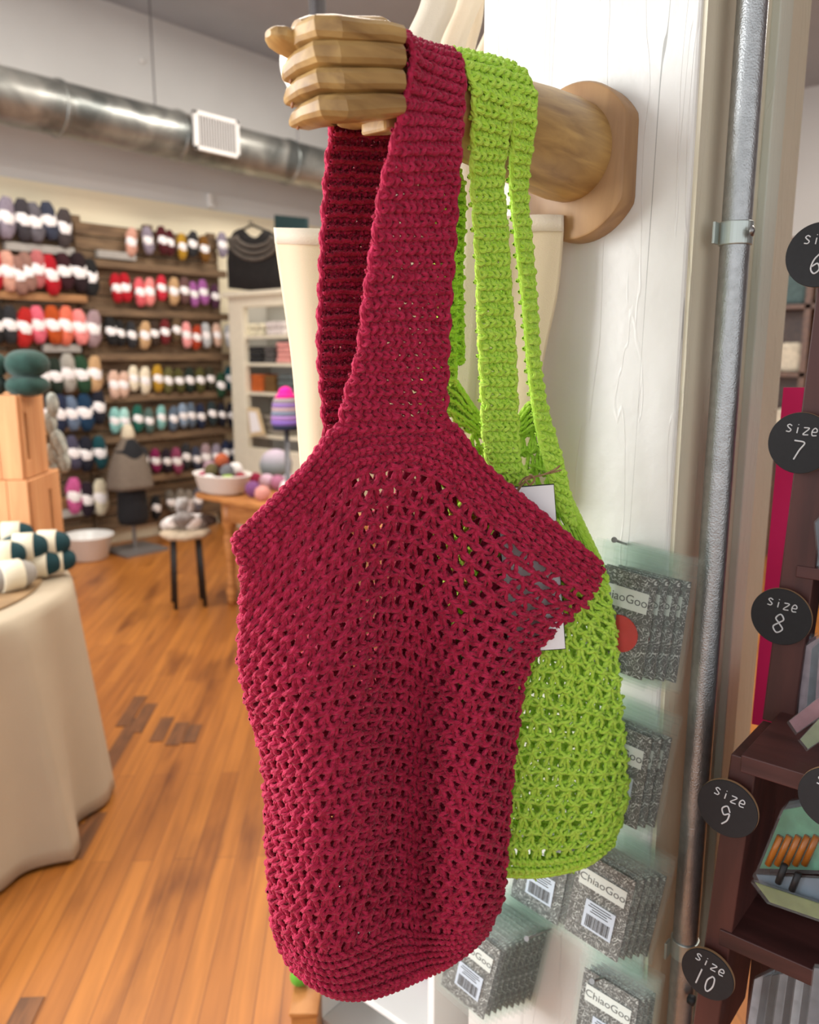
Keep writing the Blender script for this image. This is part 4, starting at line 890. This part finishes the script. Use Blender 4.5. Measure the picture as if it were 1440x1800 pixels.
Y = Yarn(); dense_rows(Y, SG, 0, vr[1]*.8, 3, 34, RG, jit=.07); mesh_rows(Y, SG, vr[1]*.8, vr[6]-.05, 20, 12, RG, jit=.07); dense_rows(Y, SG, vr[6]-.05, 1, 2, 26, RG)
edge_line(Y, SG, 1.0, .0, .98, 22, RG*1.2, .01); Y.line(SG, np.linspace(0, 1, 200), np.full(200, 1.0), np.zeros(200), RG*1.4)
Y.line(SG, np.linspace(0, 1, 200), np.full(200, 0.0), np.full(200, .5), RG*1.3)
Y.build('front_panel', M_grn, GB)
v2 = SG2.vr; Y = Yarn(); dense_rows(Y, SG2, 0, v2[1]*.55, 4, 34, RG, jit=.07); mesh_rows(Y, SG2, v2[1]*.55, 1, 25, 12, RG, jit=.07)
for P_i in (0,):
    Y.line(SG2, np.linspace(0, 1, 200), np.full(200, 0.0), np.full(200, .5), RG*1.4)
Y.build('back_panel', M_grn, GB)
def strap(rows, name, ncol, mat, parent, rad, rh, bul=.003):
    P = np.array([[ath(l[0]+(r[0]-l[0])*t, l[1]+(r[1]-l[1])*t, ha+(hb_-ha)*t-bul*math.sin(PI*t)) for t in np.linspace(0, 1, 4)] for (l, r, ha, hb_) in rows])
    S_ = Surf(P, nr=200, nc=24)
    if np.dot(S_.N[60, 12], F) > 0: S_.N *= -1
    nr_ = int(S_.len/rh); Y = Yarn(); dense_rows(Y, S_, 0, 1, nr_, ncol, rad, jit=.06)
    edge_line(Y, S_, 0.0, 0, 1, nr_//2, rad*1.3, .03); edge_line(Y, S_, 1.0, 0, 1, nr_//2, rad*1.3, .03)
    return Y.build(name, mat, parent)
def gstrap(front, wr, back, name, ncol):
    P = [[ath(l[0]+(r[0]-l[0])*t, l[1]+(r[1]-l[1])*t, ha+(hb_-ha)*t) for t in np.linspace(0, 1, 4)] for l, r, ha, hb_ in front]
    for a_, l, r in wr:
        P.append([ax_at(l+(r-l)*t)+(SV*math.cos(math.radians(a_))+ZZ*math.sin(math.radians(a_)))*(arm_r(l+(r-l)*t)+.005) for t in np.linspace(0, 1, 4)])
    P += [[ath(l[0]+(r[0]-l[0])*t, l[1]+(r[1]-l[1])*t, ha+(hb_-ha)*t) for t in np.linspace(0, 1, 4)] for l, r, ha, hb_ in back]
    S_ = Surf(np.array(P), nr=240, nc=24)
    if np.dot(S_.N[60, 12], F) > 0: S_.N *= -1
    nr_ = int(S_.len/.0125); Y = Yarn(); dense_rows(Y, S_, 0, 1, nr_, ncol, RG, jit=.06)
    edge_line(Y, S_, 0.0, 0, 1, nr_//2, RG*1.3, .03); edge_line(Y, S_, 1.0, 0, 1, nr_//2, RG*1.3, .03); return Y.build(name, M_grn, GB)
gstrap([((860, 830), (912, 828), .905, .925), ((850, 760), (908, 760), .895, .92), ((848, 700), (905, 700), .885, .91), ((843, 600), (901, 600), .875, .90), ((840, 500), (893, 500), .865, .892), ((835, 400), (887, 400), .852, .882),
        ((829, 310), (880, 310), .838, .866)], [(-8, 770, 824), (20, 765, 820), (50, 768, 824), (85, 776, 832), (120, 774, 824), (155, 768, 815), (185, 766, 810)],
       [((745, 330), (785, 330), .895, .92), ((770, 480), (802, 480), .905, .93), ((772, 600), (800, 600), .92, .935), ((760, 660), (802, 680), .93, .94)], 'front_strap', 5)
gstrap([((990, 915), (1010, 925), .935, .94), ((955, 800), (985, 812), .93, .945), ((938, 720), (958, 722), .925, .945), ((928, 640), (944, 640), .92, .94), ((920, 540), (938, 540), .91, .93), ((908, 430), (930, 430), .895, .92),
        ((898, 330), (922, 330), .88, .90)], [(-5, 828, 862), (25, 822, 864), (55, 822, 868), (85, 830, 872), (120, 832, 866), (160, 830, 858), (190, 830, 850)],
       [((790, 330), (815, 330), .93, .945), ((800, 480), (812, 480), .94, .95), ((800, 640), (815, 640), .945, .95)], 'back_strap', 4)
# price tag on the green bag
Tg = thing('price_tag', 'white card price tag with thin black border tied with twine on the lime bag', 'tag', ath(945, 860, .895))
tA = [(872, 858), (974, 850), (995, 1141), (893, 1148)]; q4 = [ath(x, y, .893) for x, y in tA]; q3 = np.array(q4); cc = q3.mean(0)
MB().add(q3, [(0, 1, 2, 3)]).build('border', plain('black_border', (18, 18, 18), .6), Tg, solid=.0006)
nb = -F*np.array([1, 1, 0])*.0009; MB().add([cc+(p-cc)*np.array([.975, .975, .988])+nb for p in q3], [(0, 1, 2, 3)]).build('card', plain('white_card', (246, 246, 246), .5), Tg, solid=.0006)
M_tw = yarn_mat('jute_twine', (160, 124, 84), (190, 156, 112))
def twine(pts, r): 
    P = np.array([ath(x, y, h) for x, y, h in pts]); P = cr(P, 40)[None]; Y = Yarn(); N_ = np.broadcast_to(-F, P.shape); Y.tubes(P, N_, r); return Y
Y = Yarn()
for pts in ([(905, 872, .885), (912, 858, .880), (925, 845, .878), (940, 838, .878), (965, 832, .88), (988, 826, .882)], [(908, 868, .884), (918, 852, .878), (930, 840, .876), (950, 836, .878), (975, 826, .88), (985, 818, .88)],
            [(922, 850, .88), (932, 836, .874), (940, 842, .874), (932, 852, .876), (924, 843, .876), (934, 838, .875)], [(928, 838, .89), (920, 842, .905), (912, 852, .905)]):
    P = cr(np.array([ath(*p) for p in pts]), 36)[None]; Y.tubes(P, np.broadcast_to(-F, P.shape).copy(), .0011)
Y.build('twine', M_tw, Tg)

# ================================================================== CANVAS TOTE
def canvas(name, rgb, sc=900):
    mt, N, L, P = new_mat(name); tc = N.new('ShaderNodeTexCoord'); w = N.new('ShaderNodeTexNoise'); w.inputs['Scale'].default_value = sc; w.inputs['Detail'].default_value = 2
    L.new(tc.outputs['Object'], w.inputs['Vector']); b = N.new('ShaderNodeBump'); b.inputs['Strength'].default_value = .35; b.inputs['Distance'].default_value = .001
    L.new(w.outputs['Fac'], b.inputs['Height']); L.new(b.outputs['Normal'], P.inputs['Normal']); P.inputs['Base Color'].default_value = (*s2l(rgb), 1); P.inputs['Roughness'].default_value = .9
    return mt
M_can = canvas('natural_canvas', (220, 201, 168)); M_can2 = canvas('canvas_webbing', (222, 208, 186), 500)
To = thing('canvas_tote', 'natural canvas tote bag hanging behind the crocheted bags against the column', 'bag', ath(740, 600, 1.06))
def tsurf(rows, hs, nm, extra=0):
    G = np.array([[ath(x, y, h+extra) for (x, y), h in zip(r, hs)] for r in rows]); G = cr(G, 40); G = cr(G.transpose(1, 0, 2), 60).transpose(1, 0, 2)
    return MB().grid(G).build(nm, M_can, To, smooth=True, solid=.0022)
TR = [[(482, 400), (530, 401), (600, 402), (700, 398), (800, 388), (880, 381), (950, 377), (991, 378)],
      [(486, 440), (532, 442), (600, 445), (700, 440), (800, 430), (880, 425), (950, 420), (990, 420)],
      [(499, 530), (540, 532), (600, 535), (700, 530), (800, 525), (880, 522), (940, 520), (980, 518)],
      [(514, 640), (548, 642), (600, 642), (700, 640), (800, 640), (880, 640), (925, 640), (955, 638)],
      [(524, 760), (552, 762), (600, 762), (700, 760), (800, 760), (870, 760), (915, 762), (945, 760)],
      [(535, 900), (560, 900), (600, 900), (700, 905), (800, 905), (860, 905), (900, 905), (925, 900)]]
TH_ = [1.10, 1.075, 1.07, 1.065, 1.06, 1.045, 1.03, 1.027]
tsurf(TR, TH_, 'front_panel')
TRb = [[(x-6, y-3) for x, y in r] for r in TR]
tsurf(TR, [1.10, 1.13, 1.14, 1.13, 1.11, 1.08, 1.05, 1.032], 'back_panel')
G = np.array([[ath(x, y, h-.003) for (x, y), h in zip(r, TH_)] for r in (TR[0], [(a[0]*.5+b[0]*.5, a[1]*.5+b[1]*.5+8) for a, b in zip(TR[0], TR[1])])]); G = cr(G.transpose(1, 0, 2), 60).transpose(1, 0, 2)
MB().grid(G).build('hem', M_can2, To, smooth=True, solid=.002)
def ribbon(pts, w, nm, mat=M_can2):
    pts = np.array([ath(x, y, h) for x, y, h in pts]); C_ = cr(pts, 40); wv = np.array(w, float); G = np.array([[c-wv/2*k for k in (-1, -.33, .33, 1)] for c in C_])
    return MB().grid(G).build(nm, mat, To, smooth=True, solid=.003)
wS = R*.030
ribbon([(785, -60, 1.22), (770, 10, 1.20), (744, 70, 1.18), (730, 130, 1.15), (722, 220, 1.1), (718, 330, 1.05), (715, 440, 1.045)], R*.048, 'strap')
ribbon([(845, -60, 1.27), (826, 0, 1.25), (802, 60, 1.22), (785, 120, 1.18), (765, 220, 1.1), (748, 350, 1.055), (738, 470, 1.05)], R*.036, 'strap')
ribbon([(835, -60, 1.32), (828, 30, 1.28), (812, 110, 1.25), (825, 250, 1.1), (832, 400, 1.035), (822, 560, 1.034), (806, 760, 1.04)], R*.034+ZZ*.0, 'strap')
ribbon([(878, -60, 1.36), (870, 40, 1.33), (838, 130, 1.28), (850, 260, 1.12), (858, 400, 1.05), (840, 560, 1.038), (826, 760, 1.042)], R*.022, 'strap')

# ================================================================== NEEDLE PACKETS ON THE COLUMN
def damask():
    mt, N, L, P = new_mat('damask_card'); tc = N.new('ShaderNodeTexCoord')
    n = N.new('ShaderNodeTexNoise'); n.inputs['Scale'].default_value = 95; n.inputs['Detail'].default_value = 1; n.inputs['Distortion'].default_value = 2.2; L.new(tc.outputs['Object'], n.inputs['Vector'])
    s = N.new('ShaderNodeMath'); s.operation = 'SUBTRACT'; s.inputs[1].default_value = .5; L.new(n.outputs['Fac'], s.inputs[0]); a = N.new('ShaderNodeMath'); a.operation = 'ABSOLUTE'; L.new(s.outputs[0], a.inputs[0])
    r = N.new('ShaderNodeValToRGB'); e = r.color_ramp.elements; e[0].position, e[1].position = .016, .034; e[0].color = (*s2l((205, 205, 200)), 1); e[1].color = (*s2l((92, 92, 90)), 1)
    L.new(a.outputs[0], r.inputs['Fac']); L.new(r.outputs['Color'], P.inputs['Base Color']); P.inputs['Roughness'].default_value = .35; return mt
M_dam = damask(); M_clear = clear_plastic('clear_bag', .965); M_lab = plain('white_label', (232, 232, 226), .5); M_ink = plain('grey_ink', (104, 104, 102), .6); M_stk = plain('pale_blue_sticker', (214, 220, 234), .5)
M_blk = plain('black_ink', (24, 24, 26), .6); M_red = plain('red_disc', (214, 34, 30), .45); M_steel = plain('steel_nail', (150, 148, 146), .35, .9)
def text_mesh(txt, size, sx=1.0):
    cu = bpy.data.curves.new('t', 'FONT'); cu.body = txt; cu.size = size; cu.align_x = 'CENTER'; cu.align_y = 'CENTER'; cu.extrude = .0001
    o = bpy.data.objects.new('t', cu); COL.objects.link(o); bpy.context.view_layer.update()
    me = bpy.data.meshes.new_from_object(o); bpy.data.objects.remove(o)
    M_ = Matrix.Rotation(PI/2, 4, 'X') @ Matrix.Scale(sx, 4, (1, 0, 0)); me.transform(M_); return me
WORD = text_mesh('ChiaoGoo', .0155, 1.0)
WORD.materials.clear(); WORD.materials.append(M_ink)
# local frame: x right (world -Y), y into the wall, z up ; origin = card centre
def make_packet(label, red=False):
    T = thing('needle_packet', label, 'needle packet', (0, 0, 0))
    MB().box((0, 0, 0), (.080, .0012, .130)).build('card', M_dam, T, local=True)
    MB().box((0, -.0022, .032), (.066, .0003, .026)).build('name_label', M_lab, T, local=True)
    w = bpy.data.objects.new('lettering', WORD); COL.objects.link(w); w.parent = T; w.location = (0, -.0026, .032)
    if red:
        MB().lathe([(.0001, 0), (.021, 0), (.0235, .001), (.0235, .003), (.0001, .003)], (.004, -.001, -.014), 36, Matrix.Rotation(PI/2, 3, 'X')).build('red_disc', M_red, T, local=True, smooth=True, auto=40)
        MB().box((-.016, -.0048, -.016), (.026, .0003, .050)).build('sticker', plain('sage_sticker', (150, 160, 136), .5), T, local=True)
        m_ = MB()
        for k in range(9): m_.box((-.016, -.0052, -.036+k*.0028), (.016, .0002, .0012))
        for k in range(3): m_.box((-.016, -.0052, -.002+k*.0045), (.018-.003*k, .0002, .0015))
        m_.build('barcode', M_blk, T, local=True)
    else:
        MB().box((.004, -.0022, -.020), (.043, .0003, .044)).build('sticker', M_stk, T, local=True, bevel=0)
        m_ = MB(); x = -.013
        while x < .021:
            wd = random.choice((.0006, .0009, .0014)); m_.box((x+wd/2, -.0026, -.029), (wd, .0002, .019)); x += wd+random.choice((.0006, .001))
        for k, L_ in enumerate((.030, .034, .022, .026)): m_.box((.004, -.0026, -.002-k*.0038), (L_, .0002, .0013))
        m_.build('barcode', M_blk, T, local=True)
    # clear bag with header
    m_ = MB(); m_.box((0, -.0042, .010), (.094, .0003, .172)); m_.box((0, .0042, .010), (.094, .0003, .172)); m_.box((0, -.0046, .073), (.094, .0003, .002)); m_.box((0, -.0046, .088), (.094, .0003, .001))
    m_.build('clear_bag', M_clear, T, local=True)
    return T
pk = make_packet('x'); pkr = make_packet('x', True)
used = {False: False, True: False}
def face_pt(px, py, off): return pl(px, py, 0, XF-off)
def cluster(px, py, n, desc, tilt, red=False, stepx=.006, stepo=.0095, off0=.008, yaw=0, group=''):
    tot = off0+stepo*(n-1); c = face_pt(px, py, tot)
    for k in range(n):
        off = tot-stepo*k
        p = np.array([XF-off, c[1]-stepx*k*1.0, c[2]+random.uniform(-.002, .002)-.001*k])
        which = 'frontmost' if k == 0 else ('%s from the front' % ORD[k])
        lab = 'needle packet, %s, %s' % (which, desc)
        src = pkr if red else pk; rot = (random.uniform(-.01, .02), math.radians(tilt+random.uniform(-1.5, 1.5)*(k > 0)), -PI/2+math.radians(yaw)+random.uniform(-.03, .03)*(k > 0))
        if not used[red]: used[red] = True; o = src; o.location = Vector(p); o.rotation_euler = rot; o['label'] = lab; o['group'] = group
        else: dup(src, p, lab, group, rot)
cluster(1089, 1092, 4, 'under the top nail of the column', 6, True, stepx=.010, group='top needle packets')
cluster(1082, 1356, 3, 'hanging in the second row right of the lime bag', 6, False, stepx=.008, group='second row needle packets')
cluster(1053, 1590, 5, 'hanging right below the lime bag', 9, False, stepx=.006, group='third row needle packets')
cluster(950, 1535, 2, 'peeking out below the lime bag bottom', 8, False, group='needle packets below the lime bag')
cluster(826, 1700, 9, 'in the fanned stack by the maroon bag', 12, False, stepx=.0035, stepo=.010, group='fanned needle packets')
cluster(1064, 1797, 4, 'in the lowest stack on the column', 5, False, stepx=.004, group='bottom needle packets')
for k, (bx, by, hx2, hy2, off, lab) in enumerate([(1102, 957, 1080, 949, .075, 'steel nail through the topmost needle packets'), (970, 1632, 926, 1650, .085, 'bare steel nail sticking out of the column below the lime bag'), (1078, 1712, 1041, 1725, .075, 'steel nail above the bottom stack of needle packets')]):
    b = face_pt(bx, by, -.004); h_ = face_pt(hx2, hy2, off if k else .045); T = thing('nail', lab, 'nail', b, 'nails in the column')
    MB().tube([b, h_], .0017, 10).build('shank', M_steel, T, smooth=True); d = (h_-b)/np.linalg.norm(h_-b); MB().tube([h_-d*.0006, h_+d*.0008], .0036, 14).build('head', M_steel, T, smooth=False)

# ================================================================== CONDUIT PIPE
M_pipe = plain('galvanised_conduit', (176, 178, 178), .33, .85, noise=.12, scale=90, bump=.35, bscale=500)
YP = YS-.036; cT = pl(1322, 20, 1, YP); rP = .0165
Cd = thing('conduit_pipe', 'galvanised steel conduit pipe running up the side of the column', 'pipe', (cT[0], YP, 0))
MB().tube([(cT[0], YP, 0), (cT[0], YP, 4.06)], rP, 36).build('pipe', M_pipe, Cd, smooth=True, auto=40)
for (px, py) in ((1297, 412), (1212, 1652)):
    q = pl(px, py, 1, YP)
    m_ = MB(); 
    zc_ = float(q[2]); prof = [(rP+.0015, zc_-.013), (rP+.0022, zc_-.012), (rP+.0022, zc_+.012), (rP+.0015, zc_+.013)]
    m_.lathe(prof, (cT[0], YP, 0), 36); m_.box((cT[0]-.020, YS-.020, zc_), (.014, .003, .024)); m_.build('strap_clamp', plain('zinc_clamp', (190, 198, 192), .35, .7), Cd, bevel=.001)
    MB().lathe([(.0001, -.003), (.005, -.002), (.006, .001), (.0001, .003)], (cT[0]-.012, YP-.022, zc_), 16, Matrix.Rotation(PI/2, 3, 'X')).build('screw', M_steel, Cd, smooth=True)
zc_ = float(pl(1203, 1725, 1, YP)[2]); MB().lathe([(.0001, -.006), (.006, -.004), (.007, .004), (.0001, .006)], (cT[0]-.018, YP-.02, zc_), 16, Matrix.Rotation(PI/2, 3, 'X')).build('knob', M_blk, Cd, smooth=True)

# ================================================================== DARK SHELF UNIT WITH SIZE DISCS
M_dw = wood('dark_stained_wood', (44, 22, 20), (92, 50, 44), (24, 24, 3), .5, .4, (.25, .8)); M_dwh = wood('dark_stained_board', (50, 26, 24), (104, 60, 56), (24, 4, 24), .5, .4, (.25, .8))
X1 = .86; X2 = 1.00
def s1(px, py, dx=0): return pl(px, py, 0, X1+dx)
def s2(px, py, dx=0): return pl(px, py, 0, X2+dx)
SU = thing('dark_shelf_unit', 'dark brown stained wooden shelf unit with size discs at the right', 'shelf unit', s1(1290, 1500))
YV = np.array([0, -1.0, 0])
def post(pT, pB, w, d, nm='post'): # front face left edges
    a = np.array(pT); b = np.array(pB); MB().bar(a+YV*w/2+[d/2, 0, 0], b+YV*w/2+[d/2, 0, 0], (d, 0, 0), (0, w, 0)).build(nm, M_dw, SU, bevel=.0015)
post(s1(1285, 1325), s1(1214, 1830), .028, .11)
post(s2(1452, 380), s2(1340, 1265), .036, .02)
post(s2(1452, 380, .08), s2(1340, 1265, .08), .036, .02)
post(s2(1420, 700, .02), s2(1345, 1262, .02), .030, .06, 'side_panel')
def board(p, L_, th, d, nm='shelf', slope=0): 
    p = np.array(p); MB().bar(p+[d/2, 0, -th/2], p+YV*L_+[d/2, 0, -th/2], (d, 0, 0), (0, 0, th)).build(nm, M_dwh, SU, bevel=.0012)
board(s1(1303, 1327, -.002), .45, .020, .26); board(s1(1265, 1633, -.002), .45, .020, .26); board(s2(1400, 994, -.002), .4, .014, .14)
pz = s1(1303, 1327); MB().box((X1+.40, pz[1]-.22, pz[2]-.5), (.01, .45, 1.0)).box((X1+.25, pz[1]-.006, pz[2]-.5), (.28, .012, 1.0)).build('back_panel', M_dw, SU)
p2 = s2(1400, 994); MB().box((X2+.16, p2[1]-.2, p2[2]+.25), (.01, .4, 1.15)).build('back_panel', M_dw, SU)
# pink sheet behind
pk_ = pl(1405, 683, 0, X2+.13); pk2 = pl(1330, 1262, 0, X2+.13)
tag(MB().add([pl(1378, 681, 0, X2+.12), pl(1450, 681, 0, X2+.12), pl(1420, 1290, 0, X2+.12), pl(1322, 1272, 0, X2+.12)], [(0, 1, 2, 3)]).build('pink_sheet', plain('hot_pink_paper', (255, 16, 112), .6), solid=.003), 'hot pink sheet standing between the column and the dark shelf', 'paper')
# chalk discs with written sizes (single-line strokes)
GL = {'s': [[(.8, .85), (.45, .98), (.2, .78), (.45, .55), (.75, .35), (.6, .08), (.15, .08)]], 'i': [[(.5, .62), (.5, .05)], [(.5, .92), (.5, .86)]], 'z': [[(.15, .7), (.85, .7), (.2, .05), (.9, .08)]],
      'e': [[(.2, .4), (.75, .48), (.75, .72), (.45, .82), (.18, .5), (.3, .1), (.85, .15)]], '7': [[(.1, .92), (.85, .9), (.6, .5), (.35, .02)]], '8': [[(.5, .52), (.2, .72), (.5, .97), (.8, .75), (.5, .52), (.15, .25), (.5, 0), (.88, .25), (.5, .52)]],
      '9': [[(.8, .75), (.5, .98), (.2, .75), (.45, .5), (.78, .66), (.78, .3), (.5, 0)]], '1': [[(.5, .95), (.45, .03)]], '0': [[(.5, .97), (.18, .6), (.25, .12), (.55, .02), (.82, .4), (.75, .85), (.5, .97)]], '6': [[(.7, .95), (.3, .6), (.2, .2), (.5, 0), (.8, .2), (.6, .45), (.25, .3)]]}
GL['s'] = [[(x, z*.78) for x, z in GL['s'][0]]]
M_chalkb = plain('blackboard_disc', (30, 30, 32), .7, noise=.12, scale=200); M_chalk = plain('white_chalk', (214, 214, 214), .9); M_rim = plain('disc_plywood_edge', (150, 116, 84), .7)
def disc(px, py, num, plane, off, label, rr=.0335, roll=8):
    c = plane(px, py, -off); T = thing('size_disc', label, 'size disc', c, 'blackboard size discs'); T.rotation_euler = (0, math.radians(roll), -PI/2)
    Mx = Matrix.Rotation(PI/2, 3, 'X')
    MB().lathe([(.0001, 0), (rr, 0), (rr, .0035), (.0001, .0035)], (0, .0035, 0), 56, Mx).build('rim', M_rim, T, local=True)
    MB().lathe([(.0001, 0), (rr*.995, 0), (rr*.995, .0012), (rr*.98, .0018), (.0001, .0018)], (0, .0, 0), 56, Mx).build('face', M_chalkb, T, local=True)
    m_ = MB()
    def word(w, x0, z0, cw, ch, r):
        for k, ch_ in enumerate(w):
            for st in GL[ch_]:
                pts = [(x0+k*cw*1.12+x*cw, -.0020, z0+z*ch) for x, z in st]; P = cr(np.array(pts), max(4, 6*len(pts))); m_.tube(P, r, 6, ref=(0, 1, 0))
    word('size', -.0185, .010, .0080, .0115, .00065)
    if len(num) == 1: word(num, -.0075, -.0195, .0145, .0235, .00085)
    else: word(num, -.0125, -.0195, .0115, .0235, .00085)
    m_.build('chalk_writing', M_chalk, T, local=True)
disc(1440, 448, '6', s2, .012, 'round blackboard disc reading size 6, highest on the dark shelf', .034)
disc(1407, 779, '7', s2, .012, 'round blackboard disc reading size 7 on the dark shelf post', .0345)
disc(1373, 1084, '8', s2, .012, 'round blackboard disc reading size 8 below the size 7 disc', .034)
disc(1279, 1421, '9', s1, .012, 'round blackboard disc reading size 9 on the lower shelf post', .0325, 12)
disc(1244, 1712, '10', s1, .012, 'round blackboard disc reading size 10 at the bottom right', .030, 14)
disc(1465, 1405, '1', s1, .025, 'blackboard disc cut by the right photo edge beside the green packet', .0325)
# packets in the compartments
M_film = clear_plastic('packet_film', .93, (246, 248, 250)); 
def sleeve(pl_, pts, dx, rgb, lab, name='needle_sleeve', strips=None):
    q = [pl_(x, y, dx) for x, y in pts]; T = thing(name, lab, 'packet', q[0], 'needle packets in the dark shelf'); c = sum(q)/4
    MB().add([c+(p-c)*.93 for p in q], [(0, 1, 2, 3)]).build('card', plain('card_%d_%d_%d' % rgb, rgb, .4, noise=.2, scale=60), T, solid=.0012)
    MB().add([p+np.array([-.004, 0, 0]) for p in q]+[p+np.array([.003, 0, 0]) for p in q], [(0, 1, 2, 3), (4, 5, 6, 7), (0, 1, 5, 4), (2, 3, 7, 6)]).build('clear_sleeve', M_film, T)
    if strips:
        m_ = MB()
        for (a, b, col) in strips: m_.tube([pl_(*a, dx-.003), pl_(*b, dx-.003)], .0035, 8)
        m_.build('needles', col, T, smooth=True)
    return T
M_amber = wood('amber_needles', (120, 66, 16), (186, 112, 40), (30, 30, 10), .3)
sleeve(s1, [(1375, 1420), (1480, 1400), (1480, 1535), (1330, 1530)], .02, (92, 150, 118), 'green needle packet with amber wooden needles in the middle compartment', strips=[((1350+16*k, 1520), (1372+16*k, 1470), M_amber) for k in range(5)])
sleeve(s1, [(1385, 1408), (1480, 1392), (1480, 1440), (1365, 1440)], .05, (150, 160, 160), 'clear packet lying behind the green needle packet')
sleeve(s1, [(1325, 1535), (1480, 1545), (1480, 1612), (1335, 1560)], .0, (96, 112, 124), 'blue grey needle packet under the green one', strips=[((1368, 1552), (1380, 1520), M_blk), ((1392, 1565), (1404, 1535), M_blk)])
sleeve(s1, [(1322, 1548), (1480, 1600), (1480, 1630), (1350, 1585)], -.01, (120, 130, 84), 'olive strip packet at the bottom of the middle compartment')
for k in range(7):
    x = 1392+9*k; sleeve(s2, [(x-4+4*k, 1125+4*k), (x+36, 1112), (x+26, 1240), (x-22+6*k, 1285-3*k)], .03-.010*k, [(168, 176, 186), (150, 110, 120), (196, 176, 180), (120, 126, 132), (178, 150, 156), (140, 146, 152), (190, 184, 190)][k], 'upright clear needle packet, %s from the post in the fan above the ledge' % ORD[k])
sleeve(s2, [(1385, 1268), (1440, 1225), (1470, 1240), (1400, 1290)], -.07, (170, 120, 124), 'pinkish packet lying flat on the ledge in front of the fan')
sleeve(s2, [(1405, 1300), (1440, 1262), (1475, 1280), (1420, 1318)], -.10, (140, 146, 110), 'olive packet lying on the ledge at the photo edge')
for k in range(3): sleeve(s2, [(1420+6*k, 905+6*k), (1470, 880), (1470, 985), (1428+6*k, 1000)], .02-.012*k, [(120, 130, 144), (176, 184, 190), (90, 96, 104)][k], 'small clear packet, %s from the post on the upper shelf' % ORD[k])
for k in range(8):
    x = 1322+15*k; sleeve(s1, [(x+4, 1718-3*k), (x+42, 1700), (x+30, 1830), (x-12, 1822)], .04-.006*k, [(200, 202, 206), (90, 94, 98), (60, 62, 64), (120, 122, 124), (48, 50, 54), (150, 154, 156), (70, 72, 76), (110, 112, 116)][k], 'upright clear needle packet, %s from the post in the bottom compartment' % ORD[k])
# far shelving glimpsed between column and dark shelf
fp = pl(1415, 600, 0, 6.0)
FS = thing('far_bookcase', 'blurred dark wooden bookcase far behind, between column and shelf unit', 'bookcase', (6.0, fp[1], 0))
zf = float(pl(1415, 415, 0, 6.0)[2]); wf = 1.6
m_ = MB().box((6.2, fp[1], zf-.02), (.4, wf, .04))
for z in (zf-.45, zf-.9, zf-1.35): m_.box((6.2, fp[1], z), (.4, wf, .03))
for y in (-wf/2, 0, wf/2): m_.box((6.2, fp[1]+y, zf/2), (.4, .04, zf))
m_.box((6.39, fp[1], zf/2), (.02, wf, zf)); m_.build('carcass', wood('far_brown', (70, 44, 30), (110, 74, 50)), FS)
for k in range(24):
    r_, i = divmod(k, 8); rgb = random.choice([(120, 60, 60), (200, 190, 170), (60, 60, 70), (150, 120, 90), (90, 110, 110), (220, 210, 200)])
    tag(MB().box((6.15, fp[1]-.7+.2*i, zf-.45*(r_+1)+.115), (.2, .15, .2)).build('yarn_box', yc(rgb), bevel=.03), 'blurred yarn bundle, %s from left on shelf %s of the far bookcase' % (ORD[7-i], ('one', 'two', 'three')[r_]), 'yarn bundle', 'yarn bundles in the far bookcase')

# ================================================================== WHITE CUBE SHELF + CRATE AT THE BOTTOM
M_wsh = plain('white_laminate', (234, 234, 230), .45)
X3 = 1.10; q0 = pl(556, 1757, 0, X3); q1 = pl(752, 1757, 0, X3); zt3 = float(pl(640, 1585, 0, X3)[2]); zb3 = float(pl(655, 1762, 0, X3)[2])
WS = thing('white_cube_shelf', 'low white cube shelf under the maroon bag beside the column', 'shelf', (X3+.15, (q0[1]+q1[1])/2, 0))
yA, yB = float(q0[1]), float(q1[1]); t3 = .016
for nm, c, d in [('side_panel', (X3+.15, yA-t3/2, (zt3-t3)/2), (.30, t3, zt3-t3-.001)), ('side_panel', (X3+.15, yB-t3/2, (zt3-t3)/2), (.30, t3, zt3-t3-.001)), ('side_panel', (X3+.15, yB-.16, (zt3-t3)/2), (.30, t3, zt3-t3-.001)), ('top_panel', (X3+.15, (yA+yB-.16)/2, zt3-t3/2), (.302, yA-yB+.16, t3)),
                 ('shelf_board', (X3+.149, (yA+yB)/2, zb3-t3/2), (.294, yA-yB-2*t3-.002, t3)), ('shelf_board', (X3+.149, (yA+yB)/2, .02), (.294, yA-yB-2*t3-.002, t3)), ('back_panel', (X3+.305, (yA+yB)/2-.08, zt3/2), (.008, yA-yB+.16, zt3))]:
    MB().box(c, d).build(nm, M_wsh, WS, bevel=.001)
for k, (px, rgb, nm) in enumerate([(650, (206, 120, 140), 'pink'), (690, (224, 214, 206), 'cream'), (725, (196, 150, 160), 'dusty rose')]):
    p = pl(px, 1757, 0, X3+.06); ball((X3+.14, min(p[1], yA-.07) if k == 0 else p[1], zb3+.036), .038, rgb, '%s yarn ball on the board of the white cube shelf below the maroon bag' % nm, 'yarn balls on the white cube shelf')
cq = ath(536, 1735, 1.58); ztc = float(cq[2])
Bx = thing('pine_box', 'narrow orange pine box on the floor left of the white cube shelf', 'box', (cq[0], cq[1], 0))
mR = Matrix.Rotation(math.radians(-50), 3, 'Z')
MB().box((cq[0]+.01, cq[1], ztc/2), (.055, .16, ztc-.012), mR).build('body', M_pine, Bx, bevel=.002)
MB().box((cq[0]+.01, cq[1], ztc-.003), (.062, .168, .010), mR).build('lid', M_pine, Bx, bevel=.002)
ball((cq[0]-.005, cq[1]+.012, ztc+.022), .020, (130, 210, 60), 'small bright green yarn ball on the pine box', 'green ball')
